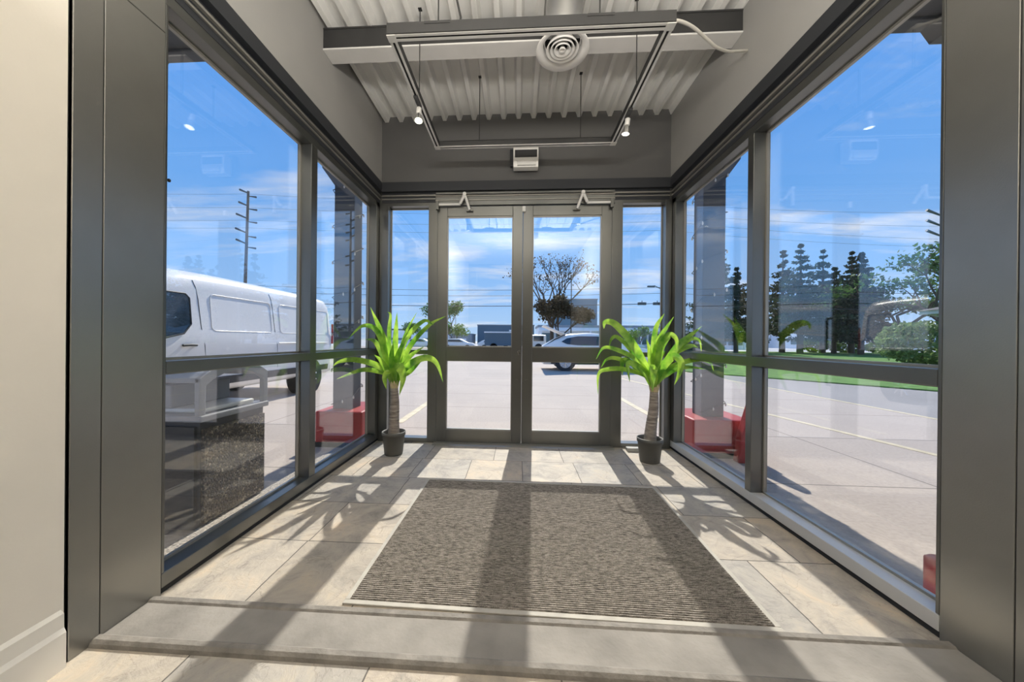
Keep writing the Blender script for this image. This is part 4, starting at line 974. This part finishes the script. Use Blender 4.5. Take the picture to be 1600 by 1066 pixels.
# ------------------------------------------------------------ poles and wires
def pole(xp, Y, yt, label, arms, rad=.17, lean=0):
    tp = atY(xp, yt, Y); e = empty('utility_pole', (tp.x, Y, G), label, 'utility pole', 'utility poles')
    MB().tube([(tp.x-lean, Y, G), (tp.x, Y, tp.z)], [rad*1.25, rad*.8], 12).build('pole_shaft', M['pole_wood'], e)
    for (yp, l1, l2) in arms:
        z = atY(xp, yp, Y).z
        MB().tube([(tp.x, Y, z), (tp.x-l1, Y, z+l1*.42)], [.07, .13], 8).tube([(tp.x, Y, z-.35), (tp.x+l2, Y, z-.35-l2*.15)], [.05, .12], 8).build('insulator', M['insulator'], e)
    return tp
A = pole(388, 40, 299, 'tall wooden utility pole with insulators above the white van', [(302, 1.1, 1.0), (322, 1.2, 1.1), (342, 1.5, 1.1), (365, 1.6, 1.0), (382, 1.5, 1.0)], lean=.5)
B = pole(1046, 40, 300, 'utility pole hidden behind the frame right of the doors, insulators showing', [(322, .55, .6), (340, .55, .6), (353, .55, .6), (366, .55, .6), (392, .45, .6), (407, .45, .6)], .13)
D = pole(1474, 36, 300, 'utility pole hidden by the right pilaster, insulators showing', [(338, 1.5, .6), (354, 1.5, .6), (370, 1.5, .6), (392, 1.4, .6)], .15)
def wire(pts, lab, rad=.016):
    P = [atY(*p) for p in pts]
    out = []
    for a, b in zip(P[:-1], P[1:]):
        for k in range(10):
            t = k/10; q = a.lerp(b, t); q.z -= .9*4*t*(1-t)*min(1, (b-a).length/40)*.5; out.append(q)
    out.append(P[-1])
    tag(MB().tube(out, rad*.8, 5).build('power_line', M['wire']), lab, 'power line', 'overhead power lines')
ups = [(297, 318), (318, 334), (338, 346), (350, 360)]
for i, (ya_, yb_) in enumerate(ups):
    wire([(40, ya_-6, 46), (382, ya_+6, 40), (1044, yb_, 40), (1466, ya_+36, 36)], ['topmost overhead line crossing the sky', 'second overhead line from the top', 'third overhead line from the top', 'fourth overhead line, lowest of the upper set'][i], .013)
for i, (yy, rd) in enumerate(((452, .026), (461, .026), (477, .045))):
    wire([(40, yy-10, 44), (386, yy-6, 39.8), (1046, yy-3, 39.8), (1466, yy+6, 36)], ['upper low cable behind the doors', 'middle low cable behind the doors', 'thickest low cable behind the doors'][i], rd)
# signals and street lamp
for (xp, lab) in ((1003, 'left one of two dark signal heads hanging on the cable in the right sidelight'), (1027, 'right one of two dark signal heads hanging on the cable in the right sidelight')):
    p = atY(xp, 474, 39.7); e = empty('traffic_light', tuple(p), lab, 'traffic light', 'hanging traffic lights')
    box(p.x-.45, p.x+.45, p.y-.15, p.y+.15, p.z-.2, p.z+.1).build('signal_housing', M['signal'], e, .03)
    box(p.x-.03, p.x+.03, p.y-.03, p.y+.03, p.z+.1, p.z+.3).build('hanger', M['signal'], e)
p = atY(1018, 448, 39); q = atY(1043, 458, 39.5); 
e = empty('street_lamp', tuple(q), 'street lamp head on an arm reaching left in the right sidelight', 'street lamp')
MB().tube([(q.x, q.y, q.z-.4), (q.x-.8, q.y, q.z+.5), (p.x+.3, p.y, p.z+.1)], .05, 6).build('lamp_arm', M['signal'], e)
box(p.x-.45, p.x+.35, p.y-.12, p.y+.12, p.z-.06, p.z+.1).build('lamp_head', M['signal'], e, .03)
for i, (xp, Y, yt, lab) in enumerate(((712, 70, 496, 'slim light pole rising behind the small green tree'), (893, 50, 430, 'slim pole standing beside the leafless tree'))):
    t_ = atY(xp, yt, Y); tag(MB().tube([(t_.x, Y, G), (t_.x, Y, t_.z)], [.10, .06], 8).build('light_pole', M['b_grey' if i == 0 else 'signal']), lab, 'pole', 'slim poles')

# speck on the left glass
d_ = ray(264, 282); d_ = EYE + d_*((XL-FD+.030)/d_.x)
tag(MB().lathe([(0, -.008), (.005, -.006), (.007, 0), (.005, .006), (0, .008)], d_.x, d_.y, d_.z, 12).build('glass_speck', M['black']), 'small dark speck stuck on the upper left window glass', 'speck')
# made-up housing and rods for the added fill light, out of view
e = empty('fill_light_housing', (.03, -.35, 2.0), 'added housing of the fill light, unseen behind the camera', 'ceiling light')
box(-1.2, 1.26, -.68, -.02, 1.97, 2.01).build('housing', M['white_metal'], e, .004)
for xx in (-.9, .96): MB().tube([(xx, -.35, 2.01), (xx, -.35, ZC)], .004, 8).build('hanging_rod', M['chrome'], e)
